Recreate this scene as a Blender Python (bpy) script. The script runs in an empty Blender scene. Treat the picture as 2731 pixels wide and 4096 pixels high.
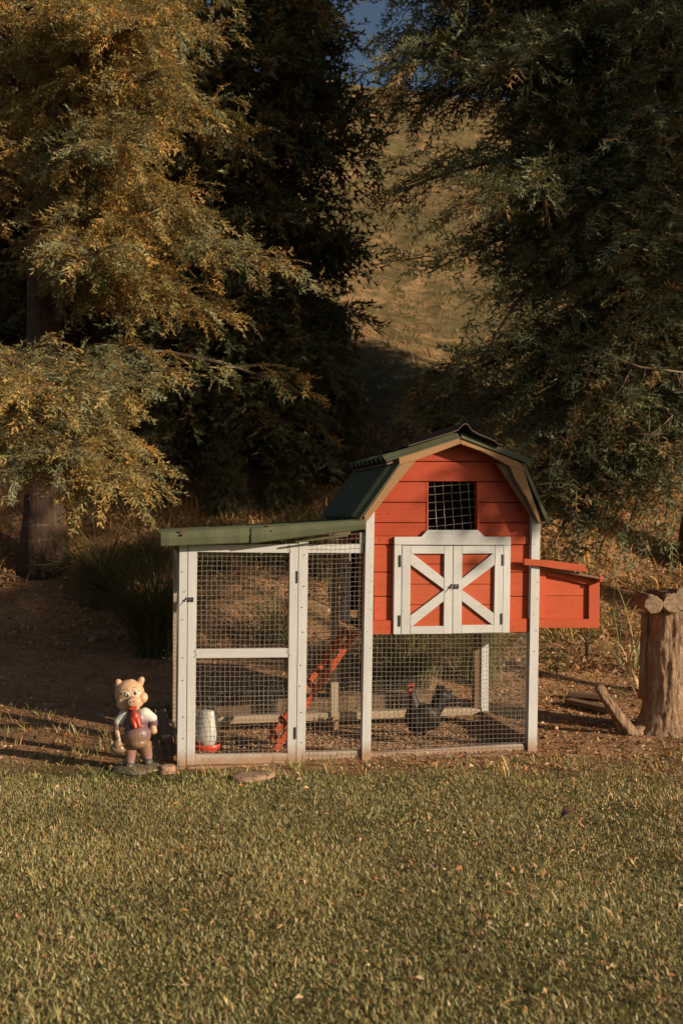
import bpy, math, random
import numpy as np
from mathutils import Vector, Matrix, Euler, noise as mnoise

S = bpy.context.scene
COL = S.collection
rad = math.radians
# ------------------------------------------------------------------ camera, light
CAM_H = 1.285
F_PX = 35.0 / 36.0 * 4096.0
PITCH, ROLL = rad(0.39), rad(0.30)
cam_d = bpy.data.cameras.new('camera')
cam = bpy.data.objects.new('camera', cam_d)
COL.objects.link(cam)
cam_d.sensor_fit = 'VERTICAL'
cam_d.sensor_height = 36.0
cam_d.sensor_width = 24.0
cam_d.lens = 35.0
cam_d.clip_end = 2000.0
CAM_R = (Matrix.Rotation(rad(90) + PITCH, 3, 'X') @ Matrix.Rotation(ROLL, 3, 'Z'))
cam.matrix_world = Matrix.Translation((0, 0, CAM_H)) @ CAM_R.to_4x4()
cam_d.dof.use_dof = True
cam_d.dof.focus_distance = 5.7
cam_d.dof.aperture_fstop = 3.4
S.camera = cam

SUN_AZ = rad(62.0)      # from -Y towards +X
SUN_EL = rad(18.0)
sun_vec = Vector((math.sin(SUN_AZ) * math.cos(SUN_EL), -math.cos(SUN_AZ) * math.cos(SUN_EL), math.sin(SUN_EL)))
w = bpy.data.worlds.new('World')
S.world = w
w.use_nodes = True
nt = w.node_tree
nt.nodes.clear()
sky = nt.nodes.new('ShaderNodeTexSky')
sky.sky_type = 'NISHITA'
sky.sun_disc = False
sky.sun_elevation = SUN_EL
sky.sun_rotation = math.atan2(sun_vec.x, sun_vec.y)
sky.air_density = 1.0
sky.dust_density = 1.5
sky.ozone_density = 1.0
bg = nt.nodes.new('ShaderNodeBackground')
bg.inputs['Strength'].default_value = 0.055
wo = nt.nodes.new('ShaderNodeOutputWorld')
nt.links.new(sky.outputs[0], bg.inputs[0])
nt.links.new(bg.outputs[0], wo.inputs[0])

sl = bpy.data.lights.new('sun', 'SUN')
sl.energy = 5.0
sl.angle = rad(0.5)
sl.color = (1.0, 0.80, 0.57)
so = bpy.data.objects.new('sun', sl)
COL.objects.link(so)
so.rotation_euler = sun_vec.to_track_quat('Z', 'Y').to_euler()
so.location = sun_vec * 60

S.view_settings.view_transform = 'Standard'
S.view_settings.look = 'None'
S.view_settings.exposure = 0.24
S.view_settings.gamma = 1.0
S.render.engine = 'CYCLES'
S.cycles.use_denoising = True
S.cycles.max_bounces = 6
S.cycles.diffuse_bounces = 3
S.cycles.transparent_max_bounces = 6
S.cycles.sample_clamp_indirect = 6.0
try:
    S.cycles.denoiser = 'OPENIMAGEDENOISE'
    S.cycles.denoising_prefilter = 'ACCURATE'
except Exception:
    pass

# ------------------------------------------------------------------ geometry of the view (used to read positions off the place)
def ray(px, py):
    d = CAM_R @ Vector(((px - 1365.5) / F_PX, -(py - 2048.0) / F_PX, -1.0))
    return d
def at(px, py, depth):
    d = ray(px, py)
    return Vector((0, 0, CAM_H)) + d * (depth / d.y)
COOP_A = rad(11.5)
COOP_O = Vector((0, 5.30, 0))
EX = Vector((math.cos(COOP_A), math.sin(COOP_A), 0))
EY = Vector((-math.sin(COOP_A), math.cos(COOP_A), 0))
def loc(px, py, Y=0.0):
    """point of the coop's local plane Y (0 = front plane, + = back) -> local (X, Y, Z)"""
    d = ray(px, py)
    o = Vector((0, 0, CAM_H)) - COOP_O
    t = (Y - o.dot(EY)) / d.dot(EY)
    p = o + d * t
    return Vector((p.dot(EX), Y, p.z))
def A(x, y): return (600 + x / 1.7422, 2050 + y / 1.7422)
def B(x, y): return (1250 + x / 1.30667, 1650 + y / 1.30667)
def Cc(x, y): return (1350 + x / 1.7422, 2450 + y / 1.7422)
def E(x, y): return (2050 + x / 2.3025, 2150 + y / 2.3025)

# ------------------------------------------------------------------ helpers
def link(o, parent=None):
    COL.objects.link(o)
    if parent is not None:
        o.parent = parent
    return o
def tag(o, label=None, cat=None, group=None, kind=None):
    if label: o['label'] = label
    if cat: o['category'] = cat
    if group: o['group'] = group
    if kind: o['kind'] = kind
    return o
def thing(name, label, cat, location=(0, 0, 0), rz=0.0, group=None):
    o = bpy.data.objects.new(name, None)
    o.empty_display_size = 0.1
    link(o)
    o.location = location
    o.rotation_euler = (0, 0, rz)
    return tag(o, label, cat, group)
def mesh(name, v, f, mat, parent=None, smooth=False, bevel=0.0):
    me = bpy.data.meshes.new(name)
    me.from_pydata([tuple(p) for p in v], [], [tuple(q) for q in f])
    me.materials.append(mat)
    if smooth:
        me.polygons.foreach_set('use_smooth', [True] * len(me.polygons))
    me.update()
    o = bpy.data.objects.new(name, me)
    link(o, parent)
    if bevel:
        m = o.modifiers.new('bevel', 'BEVEL')
        m.width = bevel
        m.segments = 2
        m.limit_method = 'ANGLE'
    return o
def np_mesh(name, V, Fc, mat, parent=None, col=None, smooth=False, nper=None):
    """V (n,3), Fc (m,k) all faces k-gons, col (n,3) point colours"""
    me = bpy.data.meshes.new(name)
    V = np.asarray(V, np.float32); Fc = np.asarray(Fc, np.int32)
    k = Fc.shape[1]
    me.vertices.add(len(V)); me.vertices.foreach_set('co', V.ravel())
    me.loops.add(Fc.size); me.loops.foreach_set('vertex_index', Fc.ravel())
    me.polygons.add(len(Fc))
    me.polygons.foreach_set('loop_start', np.arange(0, Fc.size, k, dtype=np.int32))
    try:
        me.polygons.foreach_set('loop_total', np.full(len(Fc), k, np.int32))
    except Exception:
        pass
    if col is not None:
        a = me.color_attributes.new('Col', 'FLOAT_COLOR', 'POINT')
        c4 = np.ones((len(V), 4), np.float32); c4[:, :3] = col
        a.data.foreach_set('color', c4.ravel())
    me.materials.append(mat)
    me.update(calc_edges=True)
    me.polygons.foreach_set('use_smooth', np.full(len(Fc), smooth, bool))
    o = bpy.data.objects.new(name, me)
    return link(o, parent)
class MB:
    def __init__(s): s.v = []; s.f = []
    def add(s, v, f):
        b = len(s.v); s.v += [tuple(p) for p in v]; s.f += [tuple(i + b for i in q) for q in f]; return s
    def box(s, c, d, R=None):
        c = Vector(c); P = []
        for i in (-1, 1):
            for j in (-1, 1):
                for k in (-1, 1):
                    p = Vector((i * d[0] / 2, j * d[1] / 2, k * d[2] / 2))
                    if R is not None: p = R @ p
                    P.append(c + p)
        return s.add(P, [(0, 1, 3, 2), (4, 6, 7, 5), (0, 4, 5, 1), (2, 3, 7, 6), (0, 2, 6, 4), (1, 5, 7, 3)])
    def prism(s, poly, axis_a, axis_b):
        """poly: list of 3D points; extruded by the vector axis_b - axis_a"""
        n = len(poly); d = Vector(axis_b) - Vector(axis_a)
        P = [Vector(p) for p in poly] + [Vector(p) + d for p in poly]
        return s.add(P, [tuple(range(n - 1, -1, -1)), tuple(range(n, 2 * n))] + [(i, (i + 1) % n, (i + 1) % n + n, i + n) for i in range(n)])
    def tube(s, pts, r, n=6, cap=True):
        pts = [Vector(p) for p in pts]
        if not hasattr(r, '__len__'): r = [r] * len(pts)
        rings = []
        up = Vector((0, 0, 1))
        for i, p in enumerate(pts):
            t = (pts[min(i + 1, len(pts) - 1)] - pts[max(i - 1, 0)])
            if t.length < 1e-9: t = Vector((0, 0, 1))
            t.normalize()
            a = t.cross(up)
            if a.length < 0.05: a = t.cross(Vector((1, 0, 0)))
            a.normalize(); b = t.cross(a)
            rings.append([p + (a * math.cos(2 * math.pi * k / n) + b * math.sin(2 * math.pi * k / n)) * r[i] for k in range(n)])
        P = [q for R_ in rings for q in R_]; Fs = []
        for i in range(len(pts) - 1):
            for k in range(n):
                Fs.append((i * n + k, i * n + (k + 1) % n, (i + 1) * n + (k + 1) % n, (i + 1) * n + k))
        if cap:
            Fs.append(tuple(range(n - 1, -1, -1))); Fs.append(tuple((len(pts) - 1) * n + k for k in range(n)))
        return s.add(P, Fs)
    def ball(s, c, r, nu=12, nv=8, R=None):
        c = Vector(c); r = r if hasattr(r, '__len__') else (r, r, r); P = []; Fs = []
        for j in range(nv + 1):
            th = math.pi * j / nv
            for i in range(nu):
                ph = 2 * math.pi * i / nu
                p = Vector((r[0] * math.sin(th) * math.cos(ph), r[1] * math.sin(th) * math.sin(ph), r[2] * math.cos(th)))
                if R is not None: p = R @ p
                P.append(c + p)
        for j in range(nv):
            for i in range(nu):
                a, b_, c_, d_ = j * nu + i, j * nu + (i + 1) % nu, (j + 1) * nu + (i + 1) % nu, (j + 1) * nu + i
                Fs.append((a, d_, c_, b_))
        return s.add(P, Fs)
    def build(s, name, mat, parent=None, smooth=False, bevel=0.0):
        return mesh(name, s.v, s.f, mat, parent, smooth, bevel)

# ------------------------------------------------------------------ materials
def mat_new(name):
    m = bpy.data.materials.new(name); m.use_nodes = True
    t = m.node_tree; b = t.nodes['Principled BSDF']
    return m, t, b
def N(t, kind, **kw):
    n = t.nodes.new(kind)
    for k, v in kw.items():
        if hasattr(n, k): setattr(n, k, v)
        else: n.inputs[k].default_value = v
    return n
def coords(t, scale=(1, 1, 1), world=False):
    tc = N(t, 'ShaderNodeNewGeometry') if world else N(t, 'ShaderNodeTexCoord')
    mp = N(t, 'ShaderNodeMapping'); mp.inputs['Scale'].default_value = scale
    t.links.new(tc.outputs['Position' if world else 'Object'], mp.inputs[0])
    return mp.outputs[0]
def noise_(t, vec, scale, detail=4.0, rough=0.55, dist=0.0):
    n = N(t, 'ShaderNodeTexNoise'); n.inputs['Scale'].default_value = scale
    n.inputs['Detail'].default_value = detail; n.inputs['Roughness'].default_value = rough
    n.inputs['Distortion'].default_value = dist
    t.links.new(vec, n.inputs['Vector']); return n.outputs['Fac']
def ramp(t, fac, stops):
    r = N(t, 'ShaderNodeValToRGB'); e = r.color_ramp.elements
    while len(e) < len(stops): e.new(0.5)
    for i, (p, c) in enumerate(stops):
        e[i].position = p; e[i].color = (c[0], c[1], c[2], 1) if hasattr(c, '__len__') else (c, c, c, 1)
    t.links.new(fac, r.inputs[0]); return r.outputs[0]
def mix(t, fac, a, b, mode='MIX'):
    m = N(t, 'ShaderNodeMix', data_type='RGBA', blend_type=mode)
    for sock, val in ((m.inputs[0], fac), (m.inputs[6], a), (m.inputs[7], b)):
        if hasattr(val, 'is_linked') or hasattr(val, 'links'): t.links.new(val, sock)
        else: sock.default_value = (val if not hasattr(val, '__len__') else (val[0], val[1], val[2], 1))
    return m.outputs[2]
def math_(t, op, a, b=0.0, clamp=False):
    m = N(t, 'ShaderNodeMath', operation=op, use_clamp=clamp)
    for i, val in enumerate((a, b)):
        if hasattr(val, 'links'): t.links.new(val, m.inputs[i])
        else: m.inputs[i].default_value = val
    return m.outputs[0]
def bump(t, b, h, strength=0.3, dist=0.01):
    n = N(t, 'ShaderNodeBump'); n.inputs['Strength'].default_value = strength; n.inputs['Distance'].default_value = dist
    t.links.new(h, n.inputs['Height']); t.links.new(n.outputs[0], b.inputs['Normal'])
def painted(name, base, worn, dirt=(0.30, 0.17, 0.08), grain_axis='Z', rough=0.55, dirt_h=0.12, dirt_on=True, wear=0.62):
    m, t, b = mat_new(name)
    sc = {'Z': (60, 60, 3), 'X': (3, 60, 60), 'Y': (60, 3, 60)}[grain_axis]
    v = coords(t, sc); vo = coords(t)
    info = N(t, 'ShaderNodeObjectInfo')
    g = noise_(t, v, 1.0, 5, 0.6)
    big = noise_(t, vo, 7.0, 4, 0.6)
    fine = noise_(t, vo, 60.0, 3, 0.6)
    c = mix(t, ramp(t, g, [(0.3, 0.0), (0.75, 1.0)]), base, [x * 0.80 for x in base])
    c = mix(t, math_(t, 'MULTIPLY', ramp(t, noise_(t, vo, 3.0, 3, 0.6), [(0.45, 0.0), (0.7, 1.0)]), 0.35), c, [min(0.8, x * 1.12 + 0.03) for x in base])
    c = mix(t, math_(t, 'MULTIPLY', info.outputs['Random'], 0.5), c, [x * 0.70 for x in base])
    wf = ramp(t, math_(t, 'MULTIPLY', big, fine), [(wear * 0.46, 0.0), (wear * 0.62, 1.0)])
    c = mix(t, math_(t, 'MULTIPLY', wf, 0.30), c, worn)
    sp = ramp(t, noise_(t, vo, 120.0, 1, 0.5), [(0.74, 0.0), (0.78, 1.0)])
    c = mix(t, math_(t, 'MULTIPLY', sp, 0.6), c, [x * 0.35 for x in base])
    if dirt_on:
        gp = N(t, 'ShaderNodeNewGeometry'); sx = N(t, 'ShaderNodeSeparateXYZ')
        t.links.new(gp.outputs['Position'], sx.inputs[0])
        hz = math_(t, 'DIVIDE', sx.outputs['Z'], dirt_h)
        hz = math_(t, 'SUBTRACT', 1.0, hz, True)
        d = math_(t, 'MULTIPLY', hz, math_(t, 'ADD', big, math_(t, 'MULTIPLY', fine, 0.8)))
        d = ramp(t, d, [(0.12, 0.0), (0.75, 0.85)])
        c = mix(t, d, c, dirt)
    t.links.new(c, b.inputs['Base Color'])
    b.inputs['Roughness'].default_value = rough; b.inputs['Specular IOR Level'].default_value = 0.25
    bump(t, b, math_(t, 'ADD', g, math_(t, 'MULTIPLY', fine, 0.4)), 0.6, 0.002)
    return m
WHITE_Z = painted('white_paint_upright', (0.59, 0.605, 0.61), (0.42, 0.36, 0.29), grain_axis='Z')
WHITE_X = painted('white_paint_level', (0.59, 0.605, 0.61), (0.42, 0.36, 0.29), grain_axis='X')
AGED = painted('aged_cream_timber', (0.46, 0.38, 0.28), (0.26, 0.19, 0.12), grain_axis='X')
RED_TOP = painted('darker_red_paint', (0.43, 0.060, 0.022), (0.24, 0.035, 0.012), grain_axis='X', dirt_on=False, rough=0.5)
RED_X = painted('red_paint_level', (0.50, 0.088, 0.032), (0.32, 0.050, 0.018), grain_axis='X', dirt_on=False, rough=0.7)
RED_Z = painted('red_paint_upright', (0.50, 0.088, 0.032), (0.32, 0.050, 0.018), grain_axis='Z', dirt_on=False, rough=0.7)
DOORRED = painted('door_red_paint', (0.49, 0.094, 0.038), (0.40, 0.060, 0.02), grain_axis='X', dirt_on=False, rough=0.5)
RAW_WOOD = painted('raw_wood', (0.36, 0.205, 0.098), (0.22, 0.14, 0.07), grain_axis='X', dirt_on=False, rough=0.7)
GREY_WOOD = painted('weathered_wood', (0.20, 0.13, 0.085), (0.10, 0.07, 0.05), grain_axis='X', dirt_on=False, rough=0.8)
BASE_WOOD = painted('base_wood', (0.34, 0.20, 0.115), (0.20, 0.12, 0.07), grain_axis='X', dirt_on=False, rough=0.8)

def simple(name, base, rough=0.6, var=0.25, scale=20.0, metal=0.0, bumps=0.2, bd=0.002, dark=None):
    m, t, b = mat_new(name)
    v = coords(t)
    n1 = noise_(t, v, scale, 5, 0.6); n2 = noise_(t, v, scale * 6, 3, 0.6)
    dk = dark or [x * (1 - var * 1.6) for x in base]
    c = mix(t, ramp(t, n1, [(0.3, 0.0), (0.7, 1.0)]), dk, base)
    c = mix(t, math_(t, 'MULTIPLY', n2, 0.3), c, [min(1, x * 1.25) for x in base])
    t.links.new(c, b.inputs['Base Color'])
    b.inputs['Roughness'].default_value = rough; b.inputs['Metallic'].default_value = metal
    bump(t, b, math_(t, 'ADD', n1, math_(t, 'MULTIPLY', n2, 0.5)), bumps, bd)
    return m
def _lowspec(m): m.node_tree.nodes['Principled BSDF'].inputs['Specular IOR Level'].default_value = 0.2; return m
GREEN_ROOF = _lowspec(simple('green_roof_sheet', (0.105, 0.115, 0.068), 0.65, 0.22, 9, bumps=0.3, bd=0.002, dark=(0.07, 0.076, 0.046)))
BROWN_ROOF = simple('rusty_brown_sheet', (0.10, 0.055, 0.04), 0.65, 0.3, 12, bumps=0.4, bd=0.003)
WIRE = simple('galvanised_wire', (0.42, 0.38, 0.32), 0.42, 0.15, 30, metal=0.3)
STEEL = simple('latch_steel', (0.22, 0.21, 0.20), 0.4, 0.3, 60, metal=0.8)
RUST = simple('rusty_screw', (0.22, 0.08, 0.03), 0.7, 0.4, 80, metal=0.2)
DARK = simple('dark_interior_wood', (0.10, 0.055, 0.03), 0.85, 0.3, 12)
PLASTIC_W = simple('milky_plastic', (0.50, 0.50, 0.46), 0.35, 0.10, 6, bumps=0.05)
PLASTIC_R = simple('red_plastic', (0.60, 0.055, 0.025), 0.35, 0.15, 8, bumps=0.05)
STONE = simple('pale_stone', (0.40, 0.25, 0.16), 0.85, 0.25, 14, bumps=0.8, bd=0.01)
BEAM = simple('rough_timber_beam', (0.24, 0.155, 0.09), 0.9, 0.4, 18, bumps=0.9, bd=0.01)

def col_mat(name, rough=0.6, transl=0.0, nscale=8.0, namp=0.35, bumps=0.0, spec=0.3, bd=0.002, nfine=60):
    m, t, b = mat_new(name)
    a = N(t, 'ShaderNodeAttribute', attribute_name='Col')
    v = coords(t)
    n1 = noise_(t, v, nscale, 4, 0.6)
    c = mix(t, ramp(t, n1, [(0.3, 0.0), (0.7, 1.0)]), a.outputs['Color'], (1 - namp,) * 3, 'MULTIPLY')
    t.links.new(c, b.inputs['Base Color'])
    b.inputs['Roughness'].default_value = rough
    b.inputs['Specular IOR Level'].default_value = spec
    if bumps: bump(t, b, math_(t, 'ADD', n1, noise_(t, v, nfine, 3)), bumps, bd)
    if transl:
        tr = N(t, 'ShaderNodeBsdfTranslucent'); t.links.new(c, tr.inputs[0])
        ms = N(t, 'ShaderNodeMixShader'); ms.inputs[0].default_value = transl
        t.links.new(b.outputs[0], ms.inputs[1]); t.links.new(tr.outputs[0], ms.inputs[2])
        t.links.new(ms.outputs[0], t.nodes['Material Output'].inputs[0])
    return m
LEAF = col_mat('conifer_foliage', 0.55, 0.28, 2.5, 0.22)
GRASS = col_mat('grass_blades', 0.42, 0.16, 1.5, 0.15, spec=0.5)
LITTER = col_mat('dry_leaf', 0.75, 0.12, 3, 0.3)
PLASTER = col_mat('painted_plaster', 0.38, 0, 40, 0.12, 0.15, spec=0.5)
FEATHER = col_mat('feathers', 0.5, 0, 60, 0.5, 0.5, nfine=160)

def bark_mat(name, a, b_, c_=None, sc=(14, 14, 3), bd=0.02):
    m, t, b = mat_new(name)
    v = coords(t, sc)
    n1 = noise_(t, v, 1.6, 6, 0.7, 0.6); n2 = noise_(t, coords(t), 5, 4, 0.6)
    c = mix(t, ramp(t, n1, [(0.35, 0.0), (0.65, 1.0)]), a, b_)
    if c_ is not None:
        c = mix(t, ramp(t, n2, [(0.5, 0.0), (0.62, 0.9)]), c, c_)
    t.links.new(c, b.inputs['Base Color']); b.inputs['Roughness'].default_value = 0.9
    bump(t, b, n1, 0.9, bd)
    return m
BARK = bark_mat('conifer_bark', (0.045, 0.03, 0.022), (0.13, 0.085, 0.06))
STUMPBARK = bark_mat('stump_bark', (0.24, 0.13, 0.07), (0.62, 0.43, 0.27), (0.38, 0.20, 0.09), (26, 26, 8), 0.05)
LOGEND = bark_mat('log_cut_end', (0.22, 0.14, 0.08), (0.44, 0.32, 0.21), (0.15, 0.09, 0.05), (16, 4, 30), 0.01)
def ringed_bark():
    m, t, b = mat_new('ringed_trunk_bark')
    v = coords(t, (14, 14, 3))
    n1 = noise_(t, v, 1.8, 6, 0.7, 0.4)
    c = mix(t, ramp(t, n1, [(0.35, 0.0), (0.65, 1.0)]), (0.035, 0.02, 0.014), (0.095, 0.058, 0.04))
    v2 = coords(t, (2.0, 2.0, 9.0))
    r = ramp(t, noise_(t, v2, 1.0, 5, 0.6, 0.5), [(0.57, 0.0), (0.64, 0.7)])
    c = mix(t, r, c, (0.22, 0.17, 0.13))
    t.links.new(c, b.inputs['Base Color']); b.inputs['Roughness'].default_value = 0.9
    bump(t, b, n1, 0.8, 0.02)
    return m
RINGBARK = ringed_bark()

def ground_mat():
    m, t, b = mat_new('ground_soil_and_grass')
    g = N(t, 'ShaderNodeNewGeometry')
    sx = N(t, 'ShaderNodeSeparateXYZ'); t.links.new(g.outputs['Position'], sx.inputs[0])
    p = g.outputs['Position']
    nb = noise_(t, p, 0.9, 5, 0.6); nm = noise_(t, p, 6, 5, 0.65); nf = noise_(t, p, 45, 4, 0.65)
    soil = mix(t, ramp(t, nm, [(0.3, 0.0), (0.7, 1.0)]), (0.22, 0.115, 0.055), (0.46, 0.26, 0.14))
    soil = mix(t, ramp(t, nf, [(0.45, 0.0), (0.7, 0.8)]), soil, (0.55, 0.34, 0.19))
    lawn = mix(t, ramp(t, nf, [(0.35, 0.0), (0.65, 1.0)]), (0.06, 0.062, 0.022), (0.17, 0.15, 0.055))
    hill = mix(t, ramp(t, nm, [(0.35, 0.0), (0.65, 1.0)]), (0.16, 0.12, 0.05), (0.42, 0.26, 0.125))
    hill = mix(t, ramp(t, nb, [(0.45, 0.0), (0.62, 0.7)]), hill, (0.17, 0.135, 0.055))
    n2_ = noise_(t, p, 1.7, 5, 0.7)
    hill = mix(t, ramp(t, n2_, [(0.46, 0.0), (0.56, 0.85)]), hill, (0.10, 0.085, 0.035))
    hill = mix(t, ramp(t, n2_, [(0.36, 0.7), (0.42, 0.0)]), hill, (0.50, 0.28, 0.15))
    nl = noise_(t, p, 0.33, 3, 0.6)
    hill = mix(t, ramp(t, nl, [(0.42, 0.0), (0.6, 0.75)]), hill, (0.13, 0.11, 0.05))
    edge = math_(t, 'ADD', sx.outputs['Y'], math_(t, 'MULTIPLY', math_(t, 'SUBTRACT', nb, 0.5), 1.0))
    f1 = math_(t, 'MULTIPLY', math_(t, 'SUBTRACT', edge, 4.92), 4.0, True)
    c = mix(t, f1, lawn, soil)
    f2 = math_(t, 'MULTIPLY', math_(t, 'SUBTRACT', edge, 10.5), 0.5, True)
    c = mix(t, f2, c, hill)
    t.links.new(c, b.inputs['Base Color']); b.inputs['Roughness'].default_value = 0.95
    b.inputs['Specular IOR Level'].default_value = 0.1
    bump(t, b, math_(t, 'ADD', nm, nf), 0.9, 0.03)
    return m
GROUND = ground_mat()

# ------------------------------------------------------------------ terrain
PROF_Y = np.array([-80, 6.2, 7.0, 8.4, 9.6, 11.0, 13.0, 18.0, 30.0, 46.0, 60.0, 120.0, 300.0])
PROF_Z = np.array([0, 0.0, 0.05, 0.34, 0.95, 2.0, 2.85, 5.2, 11.9, 21.6, 24.5, 20.0, 6.0])
_pc = {}
def vnoise(x, y, s, seed=0):
    """vectorised value noise, -1..1"""
    if seed not in _pc: _pc[seed] = np.random.RandomState(seed + 77).rand(256, 256)
    G = _pc[seed]
    X = np.asarray(x) / s + 1000.3; Y = np.asarray(y) / s + 1000.7
    xi = np.floor(X).astype(int); yi = np.floor(Y).astype(int); fx = X - xi; fy = Y - yi
    fx = fx * fx * (3 - 2 * fx); fy = fy * fy * (3 - 2 * fy)
    a = G[xi % 256, yi % 256]; b = G[(xi + 1) % 256, yi % 256]; c = G[xi % 256, (yi + 1) % 256]; d = G[(xi + 1) % 256, (yi + 1) % 256]
    return 2 * ((a * (1 - fx) + b * fx) * (1 - fy) + (c * (1 - fx) + d * fx) * fy) - 1
def T(x, y):
    x = np.asarray(x, float); y = np.asarray(y, float)
    yy = y - 0.18 * x + 0.3 * vnoise(x, y, 3.0, 1)       # the bank swings nearer on the right
    z = np.interp(yy, PROF_Y, PROF_Z)
    amp = np.clip((y - 6.6) / 4.0, 0, 1)
    z = z + amp * (0.10 * vnoise(x, y, 1.1, 2) + 0.05 * vnoise(x, y, 0.4, 3)) + 0.35 * np.clip((y - 14) / 10, 0, 1) * vnoise(x, y, 5, 4)
    near = np.clip((6.8 - y) / 1.0, 0, 1)
    return z + near * 0.006 * vnoise(x, y, 0.5, 5)
gx = np.concatenate([np.linspace(-160, -12, 24, endpoint=False), np.linspace(-12, 14, 230), np.linspace(15, 160, 24)])
gy = np.concatenate([np.linspace(-80, 2, 20, endpoint=False), np.linspace(2, 14, 170, endpoint=False), np.linspace(14, 60, 110, endpoint=False), np.linspace(60, 300, 24)])
X, Y = np.meshgrid(gx, gy, indexing='ij')
Z = T(X, Y)
V = np.stack([X, Y, Z], -1).reshape(-1, 3)
ny = len(gy)
I, J = np.meshgrid(np.arange(len(gx) - 1), np.arange(ny - 1), indexing='ij')
q = (I * ny + J).ravel()
ground = np_mesh('ground', V, np.stack([q, q + ny, q + ny + 1, q + 1], -1), GROUND, smooth=True)
tag(ground, kind='structure')

# ------------------------------------------------------------------ chicken coop
coop = thing('chicken_coop', 'red barn-shaped chicken coop with white posts and wire mesh run under a green roof', 'chicken coop', COOP_O, COOP_A)
def board(name, pts, Y0, Y1, mat, parent=coop, bevel=0.0015):
    """pts: photo positions of the front face corners, read on plane Y0"""
    P = [loc(p[0], p[1], Y0) for p in pts]
    return MB().prism(P, (0, Y0, 0), (0, Y1, 0)).build(name, mat, parent, bevel=bevel)
def Q(f, *xy): return [f(xy[i], xy[i + 1]) for i in range(0, len(xy), 2)]

def wire_panel(name, corners, Y, step, parent, wob=0.0007, r=0.00085, seed=0, Yf=None, bend_top=0.0):
    """corners TL,TR,BR,BL as 3D local points; a welded grid of square wires with slight waviness"""
    rnd = random.Random(seed)
    TL, TR, BR, BL = [Vector(c) for c in corners]
    W_ = ((TR - TL).length + (BR - BL).length) / 2; H = ((BL - TL).length + (BR - TR).length) / 2
    nu, nv = max(2, round(W_ / step)), max(2, round(H / step))
    nrm = (TR - TL).cross(BL - TL).normalized()
    du, dv = (TR - TL).normalized(), (BL - TL).normalized()
    G = {}
    ph = rnd.random() * 9
    for i in range(nu + 1):
        for j in range(nv + 1):
            u, v = i / nu, j / nv
            p = (TL * (1 - u) + TR * u) * (1 - v) + (BL * (1 - u) + BR * u) * v
            e = 4 * min(u, 1 - u, v, 1 - v); e = min(1, e)
            p += nrm * (0.004 * e * math.sin(5 * u + ph) * math.sin(4 * v + ph))
            p += du * (rnd.gauss(0, wob) + wob * 1.3 * math.sin(9 * v + ph)) + dv * (rnd.gauss(0, wob) + wob * 1.3 * math.sin(8 * u + ph * 2))
            G[i, j] = p
    m = MB()
    for i in range(nu + 1): m.tube([G[i, j] for j in range(nv + 1)], r, 4, False)
    for j in range(nv + 1): m.tube([G[i, j] + nrm * r * 1.2 for i in range(nu + 1)], r, 4, False)
    return m.build(name, WIRE, parent)
def wp(name, pts, Y, step=0.0253, parent=coop, **k):
    return wire_panel(name, [loc(p[0], p[1], Y) for p in pts], Y, step, parent, **k)

# posts
board('corner_post', Q(A, 207, 205, 264, 205, 250, 1772, 190, 1772), 0.0, 0.05, WHITE_Z)
board('post', Q(A, 1038, 210, 1102, 205, 1080, 1742, 1020, 1744), 0.0, 0.045, WHITE_Z)
mp_ = [(1463.8, 2050), (1498, 2036), (1481.5, 3041), (1446.8, 3044)]
board('post', mp_, -0.004, 0.05, WHITE_Z)
board('corner_post', [(2127, 2035), (2161, 2045), (2146.4, 3008), (2110, 3009)], -0.002, 0.05, WHITE_Z)
# run panel beside the door
board('top_rail', Q(A, 1103, 222, 1486, 220, 1486, 282, 1102, 282), 0.016, 0.05, WHITE_X)
board('bottom_rail', Q(A, 1083, 1672, 1472, 1660, 1468, 1724, 1080, 1736), 0.016, 0.05, WHITE_X)
board('side_stile', Q(A, 1462, 140, 1500, 138, 1500, 219, 1462, 219), 0.014, 0.05, WHITE_Z)
wp('wire_mesh', Q(A, 1103, 160, 1500, 150, 1476, 1716, 1082, 1730), 0.010, seed=3, wob=0.0013)
# bottom rail and mesh under the house
board('bottom_rail', Q(Cc, 229, 978, 1285, 916, 1320, 972, 229, 1022), 0.016, 0.05, WHITE_X)
wp('wire_mesh', Q(Cc, 244, 150, 1345, 150, 1322, 966, 229, 1010), 0.009, seed=5)
# base board under everything
board('base_board', [(700, 3070), (1190, 3056), (1480, 3043), (2140, 3009), (2140, 3034), (1480, 3078), (1190, 3092), (700, 3104)], -0.03, 0.05, BASE_WOOD, bevel=0.003)
# roof wood above run
board('roof_batten', Q(A, 205, 190, 1500, 115, 1500, 148, 205, 222), 0.055, 0.085, GREY_WOOD)

D = 0.80   # depth of the coop
XL, XM, XR = loc(712, 2600).x, loc(1466, 2600).x, loc(2140, 2600).x
ZF = loc(1700, 2536, 0.03).z        # house floor level
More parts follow.
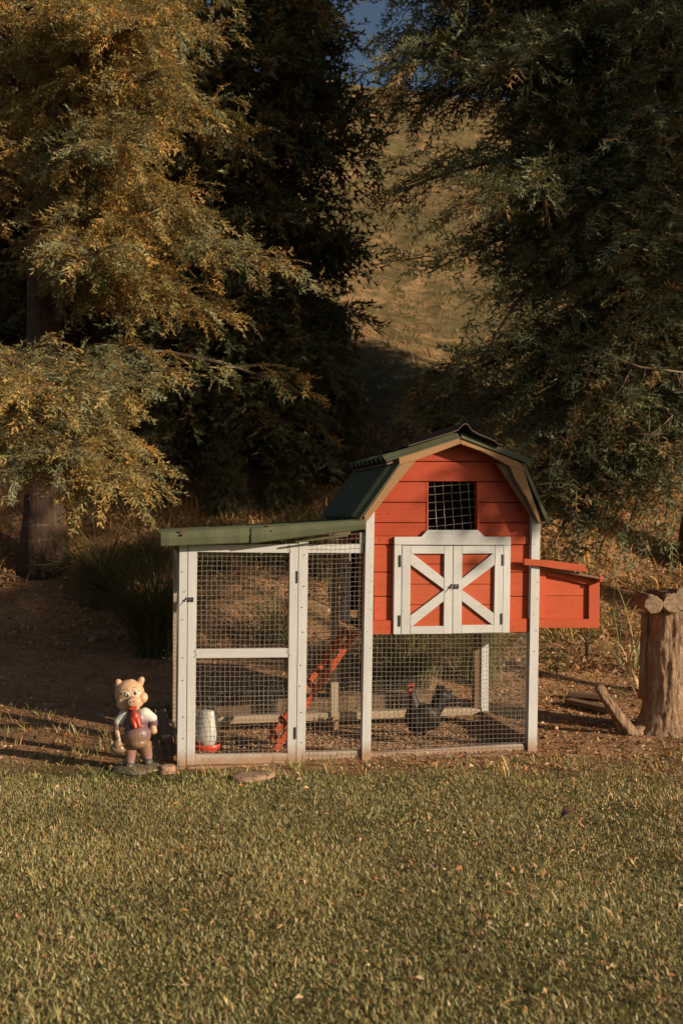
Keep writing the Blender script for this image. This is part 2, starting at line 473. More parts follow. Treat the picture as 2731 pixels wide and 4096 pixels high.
# back frame
def lbox(name, x0, x1, y0, y1, z0, z1, mat, parent=coop, bevel=0.0015):
    return MB().box(((x0 + x1) / 2, (y0 + y1) / 2, (z0 + z1) / 2), (x1 - x0, y1 - y0, z1 - z0)).build(name, mat, parent, bevel=bevel)
ZT = loc(800, 2180).z
lbox('back_rail', XL + 0.05, XM - 0.28, D - 0.045, D, 0.06, 0.105, AGED)
lbox('back_rail', XM - 0.23, XR - 0.05, D - 0.045, D, 0.06, 0.105, AGED)
lbox('back_rail', XL + 0.05, XM - 0.03, D - 0.045, D, ZT - 0.10, ZT - 0.05, AGED)
lbox('back_post', XL, XL + 0.045, D - 0.05, D, 0, ZT - 0.05, AGED)
bx = loc(1338, 2700, D - 0.05).x
lbox('back_post', bx - 0.022, bx + 0.022, D - 0.06, D - 0.012, 0, ZT - 0.02, AGED)
bx2 = loc(1926, 2700, D - 0.05).x
lbox('back_post', bx2 - 0.008, bx2 + 0.014, D - 0.062, D - 0.012, 0.105, ZF, WHITE_Z)
lbox('back_post', bx2 - 0.052, bx2 - 0.010, D - 0.055, D - 0.012, 0.107, ZF, GREY_WOOD)
lbox('back_post', XR - 0.045, XR, D - 0.05, D, 0, ZF + 0.5, WHITE_Z)
lbox('side_rail', XR - 0.05, XR - 0.006, 0.052, D - 0.052, 0.0, 0.085, BASE_WOOD)
lbox('side_rail', XL + 0.003, XL + 0.043, 0.052, D - 0.052, 0.02, 0.085, AGED)
lbox('side_rail', XL + 0.003, XL + 0.043, 0.052, D - 0.052, ZT - 0.09, ZT - 0.045, AGED)
wire_panel('wire_mesh', [(XL + 0.04, D - 0.004, ZT - 0.05), (XM, D - 0.004, ZT - 0.05), (XM, D - 0.004, 0.06), (XL + 0.04, D - 0.004, 0.06)], 0, 0.0253, coop, seed=11)
wire_panel('wire_mesh', [(XM + 0.01, D - 0.004, ZF), (XR - 0.04, D - 0.004, ZF), (XR - 0.04, D - 0.004, 0.06), (XM + 0.01, D - 0.004, 0.06)], 0, 0.0253, coop, seed=12)
wire_panel('wire_mesh', [(XR - 0.022, 0.04, ZF), (XR - 0.022, D - 0.04, ZF), (XR - 0.022, D - 0.04, 0.04), (XR - 0.022, 0.04, 0.04)], 0, 0.0253, coop, seed=13, wob=0.0018)
wire_panel('wire_mesh', [(XL + 0.02, 0.04, ZT - 0.05), (XL + 0.02, D - 0.04, ZT - 0.05), (XL + 0.02, D - 0.04, 0.04), (XL + 0.02, 0.04, 0.04)], 0, 0.0253, coop, seed=14)

# run door
door = board('run_door', Q(A, 268, 232, 330, 230, 313, 1760, 255, 1761), 0.0, 0.035, WHITE_Z)   # the latch stile carries the rest
board('stile', Q(A, 975, 219, 1034, 217, 1016, 1745, 957, 1747), 0.0, 0.035, WHITE_Z, door)
board('top_rail', Q(A, 331, 228, 974, 219, 974, 282, 330, 275), 0.001, 0.034, WHITE_X, door)
board('middle_rail', Q(A, 321, 953, 965, 946, 963, 1010, 319, 1016), 0.001, 0.034, WHITE_X, door)
board('bottom_rail', Q(A, 314, 1690, 956, 1678, 956, 1746, 314, 1758), 0.001, 0.034, WHITE_X, door)
wp('wire_mesh', Q(A, 331, 270, 975, 272, 966, 955, 320, 958), 0.020, parent=door, seed=21)
wp('wire_mesh', Q(A, 319, 1005, 965, 1002, 957, 1688, 313, 1700), 0.020, parent=door, seed=22, wob=0.0014)
def hinge(f, x0, y0, x1, y1, parent, Yp=-0.004):
    a, b_ = loc(*f(x0, y0), Yp), loc(*f(x1, y1), Yp)
    m = MB().tube([a, b_], 0.0042, 8)
    m.box(((a.x + b_.x) / 2, Yp + 0.002, (a.z + b_.z) / 2), (0.016, 0.003, abs(a.z - b_.z)))
    return m.build('hinge', STEEL, parent)
hinge(A, 1030, 408, 1028, 490, door); hinge(A, 1014, 1497, 1012, 1578, door)
def latch(c, parent, s=1.0):
    m = MB()
    m.box((c.x + 0.012 * s, c.y - 0.002, c.z), (0.024 * s, 0.003, 0.024 * s))
    m.box((c.x - 0.010 * s, c.y - 0.002, c.z), (0.012 * s, 0.003, 0.024 * s))
    m.tube([(c.x - 0.022 * s, c.y - 0.008, c.z), (c.x + 0.024 * s, c.y - 0.008, c.z)], 0.0032 * s, 8)
    m.tube([(c.x - 0.014 * s, c.y - 0.009, c.z), (c.x - 0.022 * s, c.y - 0.02, c.z - 0.02 * s)], 0.0022 * s, 6)
    for dx in (-0.012, 0.003, 0.02):
        m.box((c.x + dx * s, c.y - 0.007, c.z), (0.004 * s, 0.010, 0.013 * s))
    for dx, dz in ((0.004, 0.009), (0.02, 0.009), (0.004, -0.009), (0.02, -0.009), (-0.011, 0.009), (-0.011, -0.009)):
        m.ball((c.x + dx * s, c.y - 0.004, c.z + dz * s), 0.0026 * s, 6, 4)
    return m.build('latch', STEEL, parent)
latch(loc(*A(272, 607), 0.0), door)
st = MB()
rs = random.Random(4)
for (x, y0, y1) in ((972, 228, 280), (966, 952, 1003), (317, 958, 1012)):
    for k in range(9):
        c = loc(*A(x + rs.uniform(-7, 7), y0 + (y1 - y0) * k / 8), -0.002)
        st.tube([c - Vector((0.004, 0, 0)), c + Vector((0.004, -0.002, 0.002))], 0.0011, 5)
st.build('staples', RUST, door)['kind'] = 'stuff'

# house walls -------------------------------------------------------
WY = 0.030
seam = [(130, 255), (258.5, 360), (363.5, 468), (471.5, 575), (578.5, 646), (647, 689), (692.5, 833), (836.5, 960), (963.5, 1086)]
def xl(y):
    return 470 + (770 - 470) * (240 - y) / 110 if y < 240 else max(318 - (y - 545) * 0.006, 470 - 170 * (y - 240) / 305) if y < 545 else 320
def xr(y):
    return 770 + 310 * (y - 130) / 135 if y < 265 else min(1148, 1080 + 90 * (y - 265) / 305)
wr = random.Random(8)
for k, (y0, y1) in enumerate(seam):
    off = WY + wr.uniform(-0.001, 0.0015) - (0.009 if k == 5 else 0)
    skew = 2 * wr.uniform(-1, 1)
    ys = [y0 + (y1 - y0) * i / 4 for i in range(5)]
    if k == 0: ys = [y0 + (y1 - y0) * i / 8 for i in range(9)]
    def plank(xa, xb):
        L = [(xa(y) if callable(xa) else xa, y) for y in ys]; R_ = [(xb(y) if callable(xb) else xb, y) for y in ys]
        poly = R_ + L[::-1]
        if k == 0: poly = [p for i, p in enumerate(poly) if not (i == len(poly) - 1)]
        board('siding_plank', [B(x, y) for x, y in poly], off, off + 0.016, RED_TOP if k < 5 else RED_X, bevel=0.003)
    if k in (2, 3): plank(xl, 602); plank(862, xr)
    elif k == 4:
        ys = [578, 600, 646]; plank(xl, 600); plank(864, xr)
        board('siding_plank', Q(B, 601, 616, 863, 616, 863, 646, 601, 646), off, off + 0.016, RED_X, bevel=0.002)
    else: plank(xl, xr)
board('bottom_trim', Q(B, 316, 1088, 421, 1087, 421, 1161, 313, 1161), 0.012, 0.046, RED_X)
board('bottom_trim', Q(B, 1029, 1080, 1141, 1077, 1137, 1146, 1029, 1149), 0.012, 0.046, RED_X)
# window opening frame and coarse mesh
board('window_frame', Q(B, 596, 361, 605, 365, 603, 616, 594, 620), 0.027, 0.075, RED_Z)
board('window_frame', Q(B, 858, 365, 868, 361, 870, 620, 860, 616), 0.027, 0.075, RED_Z)
board('window_sill', Q(B, 600, 614, 862, 614, 899, 649, 566, 651), 0.006, 0.0295, WHITE_X)
wp('window_mesh', Q(B, 592, 348, 850, 330, 872, 612, 604, 640), 0.055, step=0.046, seed=31, r=0.0014, wob=0.0002)
# other walls: left wall with pop door, back wall, right wall, floor
ZE = loc(*B(300, 560), 0.0).z
xw = XM + 0.012
hs = ((ZE - ZF) / 5)
for k in range(5):
    z0, z1 = ZF + k * hs, ZF + (k + 1) * hs - 0.002
    lbox('siding_plank', xw, xw + 0.014, 0.052, 0.20, z0, z1, RED_X)
    if k == 4: lbox('siding_plank', xw, xw + 0.014, 0.202, D, z0, z1, RED_X)
    else: lbox('siding_plank', xw, xw + 0.014, 0.56, D, z0, z1, RED_X)
    lbox('siding_plank', XR - 0.030, XR - 0.014, 0.052, D - 0.02, z0, z1, RED_X)
lbox('pop_door_frame', xw - 0.014, xw - 0.001, 0.19, 0.225, ZF, ZF + 4 * hs, RAW_WOOD)
lbox('pop_door', xw - 0.026, xw - 0.016, 0.40, 0.60, ZF + 0.02, ZF + 4 * hs, WHITE_Z)
pd = MB()
for z in (ZF + 0.18, ZF + 0.32):
    pd = MB(); pd.box((xw - 0.030, 0.50, z), (0.006, 0.05, 0.012)); pd.box((xw - 0.034, 0.50, z), (0.006, 0.012, 0.03))
    pd.build('pop_door_latch', STEEL, coop)
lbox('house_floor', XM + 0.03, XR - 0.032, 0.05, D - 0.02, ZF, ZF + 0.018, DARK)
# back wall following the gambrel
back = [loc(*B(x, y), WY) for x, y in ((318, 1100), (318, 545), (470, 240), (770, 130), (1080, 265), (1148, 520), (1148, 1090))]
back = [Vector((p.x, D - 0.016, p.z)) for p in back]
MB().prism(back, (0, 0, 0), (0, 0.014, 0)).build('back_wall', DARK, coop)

# header, jambs and the pair of doors
board('header', Q(B, 428, 650, 1034, 649, 1035, 693, 428, 691), -0.003, 0.029, WHITE_X)
board('jamb', Q(B, 428, 693, 466, 693, 462, 1160, 422, 1159), 0.0, 0.029, WHITE_Z)
board('jamb', Q(B, 998, 695, 1034, 695, 1028, 1151, 991, 1151), 0.0, 0.029, WHITE_Z)
def leaf(side):
    if side == 'l':
        root = board('house_door', Q(B, 689, 697, 731.5, 697, 728, 1156, 684, 1157), -0.003, 0.026, WHITE_Z)
        board('stile', Q(B, 468, 696, 512, 696, 508, 1159, 464, 1160), -0.003, 0.026, WHITE_Z, root)
        board('rail', Q(B, 513, 696, 688, 697, 688, 738, 513, 738), -0.002, 0.026, WHITE_X, root)
        board('rail', Q(B, 510, 1118, 684, 1116, 684, 1157, 510, 1158), -0.002, 0.026, WHITE_X, root)
        board('brace', Q(B, 512, 739, 524, 739, 688, 868, 686, 925, 512, 796), -0.001, 0.014, WHITE_X, root)
        board('brace', Q(B, 686, 928, 686, 985, 522, 1116, 510, 1116, 510, 1062), -0.001, 0.014, WHITE_X, root)
        xs = (508, 692)
    else:
        root = board('house_door', Q(B, 735, 697, 782, 697, 777, 1154, 731, 1155), -0.003, 0.026, WHITE_Z)
        board('stile', Q(B, 953, 696, 996, 696, 989, 1150, 946, 1151), -0.003, 0.026, WHITE_Z, root)
        board('rail', Q(B, 783, 697, 952, 696, 952, 737, 783, 738), -0.002, 0.026, WHITE_X, root)
        board('rail', Q(B, 779, 1112, 946, 1109, 946, 1150, 778, 1154), -0.002, 0.026, WHITE_X, root)
        board('brace', Q(B, 780, 868, 940, 738, 952, 738, 952, 795, 780, 924), -0.001, 0.014, WHITE_X, root)
        board('brace', Q(B, 780, 928, 947, 1050, 947, 1108, 936, 1108, 779, 984), -0.001, 0.014, WHITE_X, root)
        xs = (776, 954)
    for y0, y1 in ((700, 791.5), (794, 896.5), (899, 1003.5), (1006, 1150)):
        board('panel_plank', Q(B, xs[0], y0, xs[1], y0, xs[1] - 2, y1, xs[0] - 2, y1), 0.0145, 0.025, DOORRED, root, bevel=0.002)
    return root
dl = leaf('l'); dr = leaf('r')
hinge(B, 461, 745, 460, 805, dl, -0.006); hinge(B, 458, 1060, 457, 1117, dl, -0.006)
hinge(B, 995, 742, 994, 800, dr, -0.006); hinge(B, 988, 1050, 987, 1107, dr, -0.006)
latch(loc(*B(738, 909), -0.004), dr, 1.1)

# roof ---------------------------------------------------------------
RY0, RY1 = -0.085, D + 0.06
def barge(pts, mat=RAW_WOOD, y0=-0.075, y1=-0.052): return board('barge_board', [B(x, y) for x, y in pts], y0, y1, mat, bevel=0.002)
barge([(450, 236), (766, 128), (771, 130), (771, 163), (541, 250), (454, 273)])
barge([(455, 274), (540, 251), (448, 362), (276, 579), (268, 541)])
barge([(773, 131), (1064, 252), (1104, 276), (1104, 306), (1030, 280), (890, 205), (773, 164)])
barge([(1104, 307), (1031, 281), (1060, 352), (1122, 450), (1180, 575), (1194, 581)])
board('rafter', [B(x, y) for x, y in ((960, 262), (1032, 284), (1122, 452), (1182, 577), (1146, 545))], -0.048, -0.02, GREY_WOOD)
def corr_sheet(name, p0, p1, y0, y1, lam, amp, mat, ph=math.pi, th=0.006, cut=0.0, n=10):
    """p0,p1 (X,Z) run of the slope; waves along Y"""
    p0 = Vector((p0[0], 0, p0[1])); p1 = Vector((p1[0], 0, p1[1]))
    d = (p1 - p0).normalized(); nr = Vector((-d.z, 0, d.x))
    if nr.z < 0: nr = -nr
    ky = int((y1 - y0) / lam * n); V_, F_ = [], []
    for s in (0, 1):
        for j in range(ky + 1):
            y = y0 + (y1 - y0) * j / ky
            o = nr * (amp * math.cos(2 * math.pi * (y - y0) / lam + ph) - s * th)
            a = p0 + o; b_ = p1 + o
            V_ += [(a.x, y, a.z), (b_.x, y, b_.z)]
    m = 2 * (ky + 1)
    for j in range(ky):
        a = 2 * j; F_.append((a, a + 1, a + 3, a + 2)); F_.append((a + m, a + 2 + m, a + 3 + m, a + 1 + m))
        F_.append((a + 1, a + 1 + m, a + 3 + m, a + 3)); F_.append((a, a + 2, a + 2 + m, a + m))
    F_.append((0, m, m + 1, 1)); e = 2 * ky; F_.append((e, e + 1, e + 1 + m, e + m))
    return mesh(name, V_, F_, mat, coop, smooth=False)
def r2(x, y, Yp=RY0): p = loc(*B(x, y), Yp); return (p.x, p.z)
corr_sheet('roof_sheet', r2(378, 236), r2(768, 112), RY0, RY1, 0.105, 0.017, GREEN_ROOF)
corr_sheet('roof_sheet', r2(228, 548), r2(448, 240), RY0 + 0.01, RY1, 0.125, 0.021, GREEN_ROOF)
corr_sheet('roof_sheet', r2(784, 112), r2(1146, 252), RY0, RY1, 0.105, 0.017, GREEN_ROOF)
corr_sheet('roof_sheet', r2(1110, 258), r2(1246, 568), RY0 + 0.01, RY1, 0.105, 0.017, GREEN_ROOF)
# wooden deck under the sheets
for a, b_ in (((395, 262), (766, 140)), ((262, 548), (462, 262)), ((778, 142), (1120, 272)), ((1106, 290), (1212, 566))):
    pa, pb = r2(*a), r2(*b_)
    dd = Vector((pb[0] - pa[0], 0, pb[1] - pa[1])).normalized(); nn = Vector((dd.z, 0, -dd.x))
    if nn.z > 0: nn = -nn
    P = [Vector((pa[0], -0.050, pa[1])), Vector((pb[0], -0.050, pb[1])), Vector((pb[0], -0.050, pb[1])) + nn * 0.010, Vector((pa[0], -0.050, pa[1])) + nn * 0.010]
    MB().prism(P, (0, 0, 0), (0, D + 0.07, 0)).build('roof_deck', GREY_WOOD, coop)
# ridge cap: bent brown sheet
cap = [r2(x, y, -0.10) for x, y in ((500, 172), (590, 147), (690, 116), (760, 90), (778, 66), (796, 53), (812, 60), (832, 92), (866, 113), (912, 130), (952, 145), (968, 158), (992, 168))]
V_, F_ = [], []
ny_ = 9
for s in (0, 1):
    for j in range(ny_):
        y = -0.10 + (D + 0.16) * j / (ny_ - 1)
        for i, (x, z) in enumerate(cap):
            V_.append((x, y, z - 0.005 * s + 0.003 * math.sin(j * 2.1 + i)))
n1 = len(cap)
for j in range(ny_ - 1):
    for i in range(n1 - 1):
        a = j * n1 + i; k2 = ny_ * n1
        F_.append((a, a + 1, a + n1 + 1, a + n1)); F_.append((a + k2, a + n1 + k2, a + n1 + 1 + k2, a + 1 + k2))
for i in range(n1 - 1):
    F_.append((i, i + ny_ * n1, i + 1 + ny_ * n1, i + 1))
mesh('ridge_cap', V_, F_, BROWN_ROOF, coop, smooth=False)

# run roof: two overlapping sheets, waves along Y, turned-down front edge
def run_sheet(x0, x1, topL, topR, drop0, drop1, lift, y0):
    pL, pR = loc(*A(x0, topL), y0), loc(*A(x1, topR), y0)
    prof = [(-0.004, -1.0), (-0.010, -0.55), (-0.004, -0.12), (0.012, 0.0)]
    for k in range(1, 49):
        y = 0.012 + k * (D + 0.06) / 48
        prof.append((y, None))
    V_, F_ = [], []
    nx = 12
    rr = random.Random(x0)
    jig = [rr.uniform(-0.002, 0.002) for _ in range(nx + 1)]
    for s in (0, 1):
        for i in range(nx + 1):
            u = i / nx; top = pL * (1 - u) + pR * u; dr_ = drop0 * (1 - u) + drop1 * u
            for (y, zf) in prof:
                z = top.z + lift + (zf * dr_ if zf is not None else 0.012 * math.cos((y - 0.012) * 2 * math.pi / 0.12) - 0.012)
                V_.append((top.x, y0 + y + 0.005 * s + jig[i] * (1 if y < 0.02 else 0), z - 0.005 * s))
    m_ = len(prof); K = (nx + 1) * m_
    for i in range(nx):
        for j in range(m_ - 1):
            a = i * m_ + j
            F_.append((a, a + 1, a + m_ + 1, a + m_)); F_.append((a + K, a + m_ + K, a + m_ + 1 + K, a + 1 + K))
        a = i * m_; F_.append((a, a + m_, a + m_ + K, a + K))
    for j in range(m_ - 1):
        F_.append((j, j + K, j + 1 + K, j + 1)); a = nx * m_ + j; F_.append((a, a + 1, a + 1 + K, a + K))
    return mesh('run_roof_sheet', V_, F_, GREEN_ROOF, coop)
run_sheet(78, 735, 130, 92, 0.073, 0.083, 0.0, -0.075)
run_sheet(705, 1503, 104, 48, 0.082, 0.052, 0.004, -0.083)
board('roof_strip', Q(A, 1010, 203, 1378, 148, 1384, 166, 1016, 212), -0.072, -0.06, GREEN_ROOF)
sc_ = MB()
for x, y in ((220, 128), (228, 152), (825, 90), (848, 128), (1465, 42)):
    p = loc(*A(x, y), -0.092)
    sc_ = MB(); sc_.tube([p + Vector((0, 0, 0.004)), p - Vector((0, 0, 0.002))], [0.004, 0.0075], 8); sc_.tube([p, p - Vector((0, -0.004, 0.008))], 0.003, 6); sc_.build('roof_screw', RUST, coop)


nm = MB(); rn = random.Random(77)
for f_, x0, y0, x1, y1, k_n in ((A, 235, 270, 222, 1740, 7), (A, 1070, 240, 1050, 1700, 8), (B, 300, 640, 296, 1280, 7), (B, 1167, 640, 1160, 1280, 7)):
    for k in range(k_n):
        u = (k + rn.uniform(.2, .8)) / k_n; p = loc(*f_(x0 + (x1 - x0) * u + rn.uniform(-12, 12), y0 + (y1 - y0) * u), -0.0045)
        nm.tube([p + Vector((0, 0.003, 0)), p - Vector((0, 0.0004, 0))], 0.0026, 6)
for y in (310, 420, 525, 668, 760, 900, 1025, 1120):
    for x in (345, 395, 1050, 1120, 580, 885):
        if (y > 650 or y < 250) and x in (580, 885): continue
        if y < 500 and x in (345, 1120): continue
        p = loc(*B(x + rn.uniform(-6, 6), y + rn.uniform(-8, 8)), 0.0285 if 650 > y or 1080 > y > 700 else (0.0195 if y < 700 else 0.0105))
        nm.tube([p + Vector((0, 0.004, 0)), p - Vector((0, 0.0012, 0))], 0.0026, 6)
nm.build('nail_heads', RUST, coop)['kind'] = 'stuff'
# nest box --------------------------------------------------------------
NY = 0.050
nest = board('nest_box', Q(E, 200, 280, 305, 289, 304, 747, 200, 747), NY, NY + 0.02, RED_Z)     # left stile
def nb(name, pts, y0, y1, mat=RED_X): return board(name, [E(*p) for p in pts], y0, y1, mat, nest, bevel=0.002)
nb('stile', [(701, 378), (800, 388), (797, 754), (698, 756)], NY, NY + 0.02, RED_Z)
nb('rail', [(200, 750), (797, 752), (793, 834), (200, 834)], NY, NY + 0.02)
nb('rail', [(307, 290), (797, 372), (798, 386), (700, 437), (309, 346)], NY + 0.001, NY + 0.02)
nb('panel_plank', [(300, 300), (705, 400), (705, 537), (300, 535)], NY + 0.0215, NY + 0.034)
nb('panel_plank', [(300, 538), (705, 540), (700, 752), (300, 750)], NY + 0.0215, NY + 0.034)
pa, pb = loc(*E(797, 386), NY), loc(*E(797, 834), NY)
for k in range(3):
    z0 = pb.z + (pa.z - pb.z) * k / 3; z1 = pb.z + (pa.z - pb.z) * (k + 1) / 3 - 0.002
    lbox('panel_plank', pa.x - 0.018, pa.x - 0.003, NY + 0.022, D - 0.10, z0, z1, RED_X, nest)
lbox('box_floor', XR - 0.02, pa.x - 0.02, NY + 0.035, D - 0.12, pb.z + 0.03, pb.z + 0.045, DARK, nest)
lbox('back_panel', XR - 0.02, pa.x - 0.02, D - 0.118, D - 0.10, pb.z, pa.z, RED_X, nest)
L1, L2 = loc(*E(103, 200), -0.03), loc(*E(676, 262), -0.03)
lid = board('lid_trim', [E(103, 195), E(360, 213), E(668, 254), E(678, 318), E(420, 292), E(250, 264), E(150, 258), E(105, 254)], -0.030, -0.008, RED_X, nest, bevel=0.002)
Lp = [Vector((XR + 0.004, 0, loc(*E(250, 262), NY).z + 0.006)), Vector((pa.x + 0.025, 0, loc(*E(825, 370), NY).z))]
P = [Lp[0], Lp[1], Lp[1] + Vector((0, 0, -0.014)), Lp[0] + Vector((0, 0, -0.014))]
P = [Vector((p.x, 0.0, p.z)) for p in P]
MB().prism(P, (0, 0, 0), (0, D - 0.06, 0)).build('lid', GREY_WOOD, nest, bevel=0.002)
nb('lid_edge', [(800, 355), (829, 352), (820, 418), (800, 402)], -0.002, NY + 0.03)

# ramp ----------------------------------------------------------------------
ra0 = Vector((xw - 0.03, 0.28, ZF - 0.01)); rb = loc(1095, 3004, 0.26); rb = Vector((rb.x, 0.28, 0.02))
ramp_o = None
for yy in (0.20, 0.44):
    d = (rb - ra0).normalized(); n_ = Vector((-d.z, 0, d.x)); n_ = n_ if n_.z > 0 else -n_
    P = [Vector((p.x, yy, p.z)) for p in (ra0 + n_ * 0.016, rb + n_ * 0.016, rb - n_ * 0.016, ra0 - n_ * 0.016)]
    o = MB().prism(P, (0, 0, 0), (0, 0.03, 0)).build('ramp' if ramp_o is None else 'ramp_rail', RED_X, coop if ramp_o is None else ramp_o, bevel=0.002)
    ramp_o = ramp_o or o
for k in range(9):
    c = ra0.lerp(rb, (k + 0.35) / 9) + n_ * 0.0225
    MB().box((c.x, 0.335, c.z), (0.032, 0.268, 0.012), Matrix(((d.x, 0, n_.x), (0, 1, 0), (d.z, 0, n_.z)))).build('cleat', RED_Z, ramp_o, bevel=0.0015)

# ------------------------------------------------------------------ generic solid built from blobs
def eul(r): return Euler([rad(a) for a in r]).to_matrix() if r else Matrix.Identity(3)
def blob(name, prims, voxel, mat, parent, smooth_it=6, noise_amp=0.0, noise_s=0.05, soft=0.0012, dust=None):
    """prims: ('e', centre, radii, rot, colour) or ('c', p0, p1, r0, r1, colour). One continuous remeshed skin."""
    m = MB()
    for p in prims:
        if p[0] == 'e': m.ball(p[1], p[2], 20, 14, eul(p[3]))
        else:
            a, b_ = Vector(p[1]), Vector(p[2])
            n = 6; pts = [a.lerp(b_, i / n) for i in range(n + 1)]; rr = [p[3] + (p[4] - p[3]) * i / n for i in range(n + 1)]
            m.tube(pts, rr, 14); m.ball(a, p[3], 14, 10); m.ball(b_, p[4], 14, 10)
    o = m.build(name + '_tmp', mat)
    r = o.modifiers.new('r', 'REMESH'); r.mode = 'VOXEL'; r.voxel_size = voxel
    s = o.modifiers.new('s', 'SMOOTH'); s.factor = 0.6; s.iterations = smooth_it
    dg = bpy.context.evaluated_depsgraph_get()
    me = bpy.data.meshes.new_from_object(o.evaluated_get(dg))
    old = o.data
    bpy.data.objects.remove(o); bpy.data.meshes.remove(old)
    n = len(me.vertices); co = np.zeros(n * 3, np.float32); me.vertices.foreach_get('co', co); co = co.reshape(-1, 3)
    col = np.zeros((n, 4), np.float32); col[:, 3] = 1; DD = []; CC = []
    for p in prims:
        if p[0] == 'e':
            R_ = np.array(eul(p[3])); rr = np.array(p[2] if hasattr(p[2], '__len__') else (p[2],) * 3)
            q_ = (co - np.array(p[1])) @ R_
            k = np.linalg.norm(q_ / rr, axis=1); DD.append((k - 1) * rr.min()); CC.append(p[4])
        else:
            a, b_ = np.array(p[1]), np.array(p[2]); ab = b_ - a
            t_ = np.clip(((co - a) @ ab) / max(ab @ ab, 1e-9), 0, 1)
            DD.append(np.linalg.norm(co - (a + t_[:, None] * ab), axis=1) - (p[3] + (p[4] - p[3]) * t_)); CC.append(p[5])
    DD = np.array(DD); W_ = np.exp(-np.minimum((DD - DD.min(0)) / soft, 30)); W_ /= W_.sum(0)
    col[:, :3] = sum(W_[i][:, None].astype(np.float32) * np.array(CC[i], np.float32) for i in range(len(CC)))
    if noise_amp:
        nrm_ = np.zeros(n * 3, np.float32); me.vertices.foreach_get('normal', nrm_); nrm_ = nrm_.reshape(-1, 3)
        nv_ = np.array([mnoise.noise(Vector(c_) / noise_s) for c_ in co.tolist()], np.float32)
        me.vertices.foreach_set('co', (co + nrm_ * (nv_ * noise_amp)[:, None]).ravel())
    if dust is not None:
        d0, d1, dc = dust
        nv_ = np.array([mnoise.noise(Vector(c_) / 0.035) + 0.5 * mnoise.noise(Vector(c_) / 0.009) for c_ in co.tolist()])
        f_ = np.clip(1 - np.abs(co[:, 2] - d0) / d1, 0, 1) * 1.1 + nv_ * 0.55 - 0.05
        f_ = np.clip(f_, 0, 0.9) * (np.clip(1 - np.abs(co[:, 2] - d0) / d1, 0, 1) > 0)
        col[:, :3] = col[:, :3] * (1 - f_[:, None]) + np.array(dc) * f_[:, None]
    at_ = me.color_attributes.new('Col', 'FLOAT_COLOR', 'POINT'); at_.data.foreach_set('color', col.ravel())
    me.materials.clear(); me.materials.append(mat)
    me.polygons.foreach_set('use_smooth', [True] * len(me.polygons))
    me.name = name
    ob = bpy.data.objects.new(name, me)
    return link(ob, parent), me

# ------------------------------------------------------------------ pig statue
U = 5.05 / F_PX / 4.48
pigpos = at(556, 3068, 5.05); pigpos.z = float(T(pigpos.x, 5.05)) - 0.004
pig = thing('pig_statue', 'small painted pig garden statue in purple overalls and red neckerchief left of the coop', 'statue', pigpos, rad(4))
def pp(cx, cy, y=0.0): return ((cx - 690) * U, y, (1945 - cy) * U * 1.03 - y * -0.25 * 0)
SK = (0.64, 0.39, 0.24); PU = (0.17, 0.098, 0.12); WH = (0.66, 0.64, 0.58); PL2 = (0.20, 0.11, 0.11); GY = (0.11, 0.10, 0.09); TN = (0.30, 0.17, 0.10); LG = (0.30, 0.17, 0.155); RD = (0.46, 0.05, 0.02); BG = (0.20, 0.19, 0.16)
k_ = U
prims = [
    ('e', pp(520, 590), (265 * k_, 230 * k_, 255 * k_), (0, 8, 0), SK),
    ('e', pp(560, 690, -60 * k_), (225 * k_, 190 * k_, 165 * k_), (0, 8, 0), SK),
    ('e', pp(425, 735, -130 * k_), (122 * k_, 115 * k_, 112 * k_), None, SK),
    ('e', pp(765, 645, -80 * k_), (90 * k_, 100 * k_, 98 * k_), None, SK),
    ('e', pp(620, 800, -140 * k_), (95 * k_, 80 * k_, 55 * k_), None, SK),
    ('c', pp(340, 460, 0), pp(318, 388, -8 * k_), 78 * k_, 60 * k_, SK),
    ('c', pp(690, 425, 0), pp(728, 350, -8 * k_), 72 * k_, 60 * k_, SK),
    ('e', pp(545, 372, -20 * k_), (75 * k_, 50 * k_, 42 * k_), (0, 0, 0), SK),
    ('c', pp(610, 690, -150 * k_), pp(628, 680, -300 * k_), 98 * k_, 86 * k_, SK),
    ('e', pp(635, 1060), (225 * k_, 170 * k_, 235 * k_), None, PU),
    ('e', pp(660, 1300, -25 * k_), (248 * k_, 215 * k_, 225 * k_), None, PU),
    ('e', pp(675, 1420, -40 * k_), (200 * k_, 195 * k_, 125 * k_), None, PU),
    ('c', pp(550, 1500), pp(540, 1740, -10 * k_), 112 * k_, 88 * k_, LG),
    ('c', pp(800, 1480, 10 * k_), pp(835, 1690, 60 * k_), 114 * k_, 90 * k_, LG),
    ('e', pp(535, 1815, -70 * k_), (84 * k_, 105 * k_, 58 * k_), None, GY),
    ('e', pp(860, 1775, 0), (84 * k_, 105 * k_, 62 * k_), None, GY),
    ('c', pp(790, 940), pp(920, 1020), 112 * k_, 90 * k_, WH),
    ('c', pp(938, 1075), pp(945, 1110), 84 * k_, 76 * k_, PU),
    ('c', pp(940, 1150, -20 * k_), pp(950, 1230, -40 * k_), 54 * k_, 68 * k_, SK),
    ('c', pp(440, 960), pp(330, 1060, -20 * k_), 108 * k_, 84 * k_, WH),
    ('c', pp(310, 1130, -30 * k_), pp(300, 1175, -40 * k_), 72 * k_, 68 * k_, PU),
    ('c', pp(305, 1220, -50 * k_), pp(330, 1300, -80 * k_), 50 * k_, 48 * k_, SK),
    ('c', pp(345, 1350, -90 * k_), pp(335, 1450, -90 * k_), 50 * k_, 92 * k_, BG),
    ('e', pp(332, 1520, -85 * k_), (140 * k_, 80 * k_, 85 * k_), (0, 8, 0), BG),
]
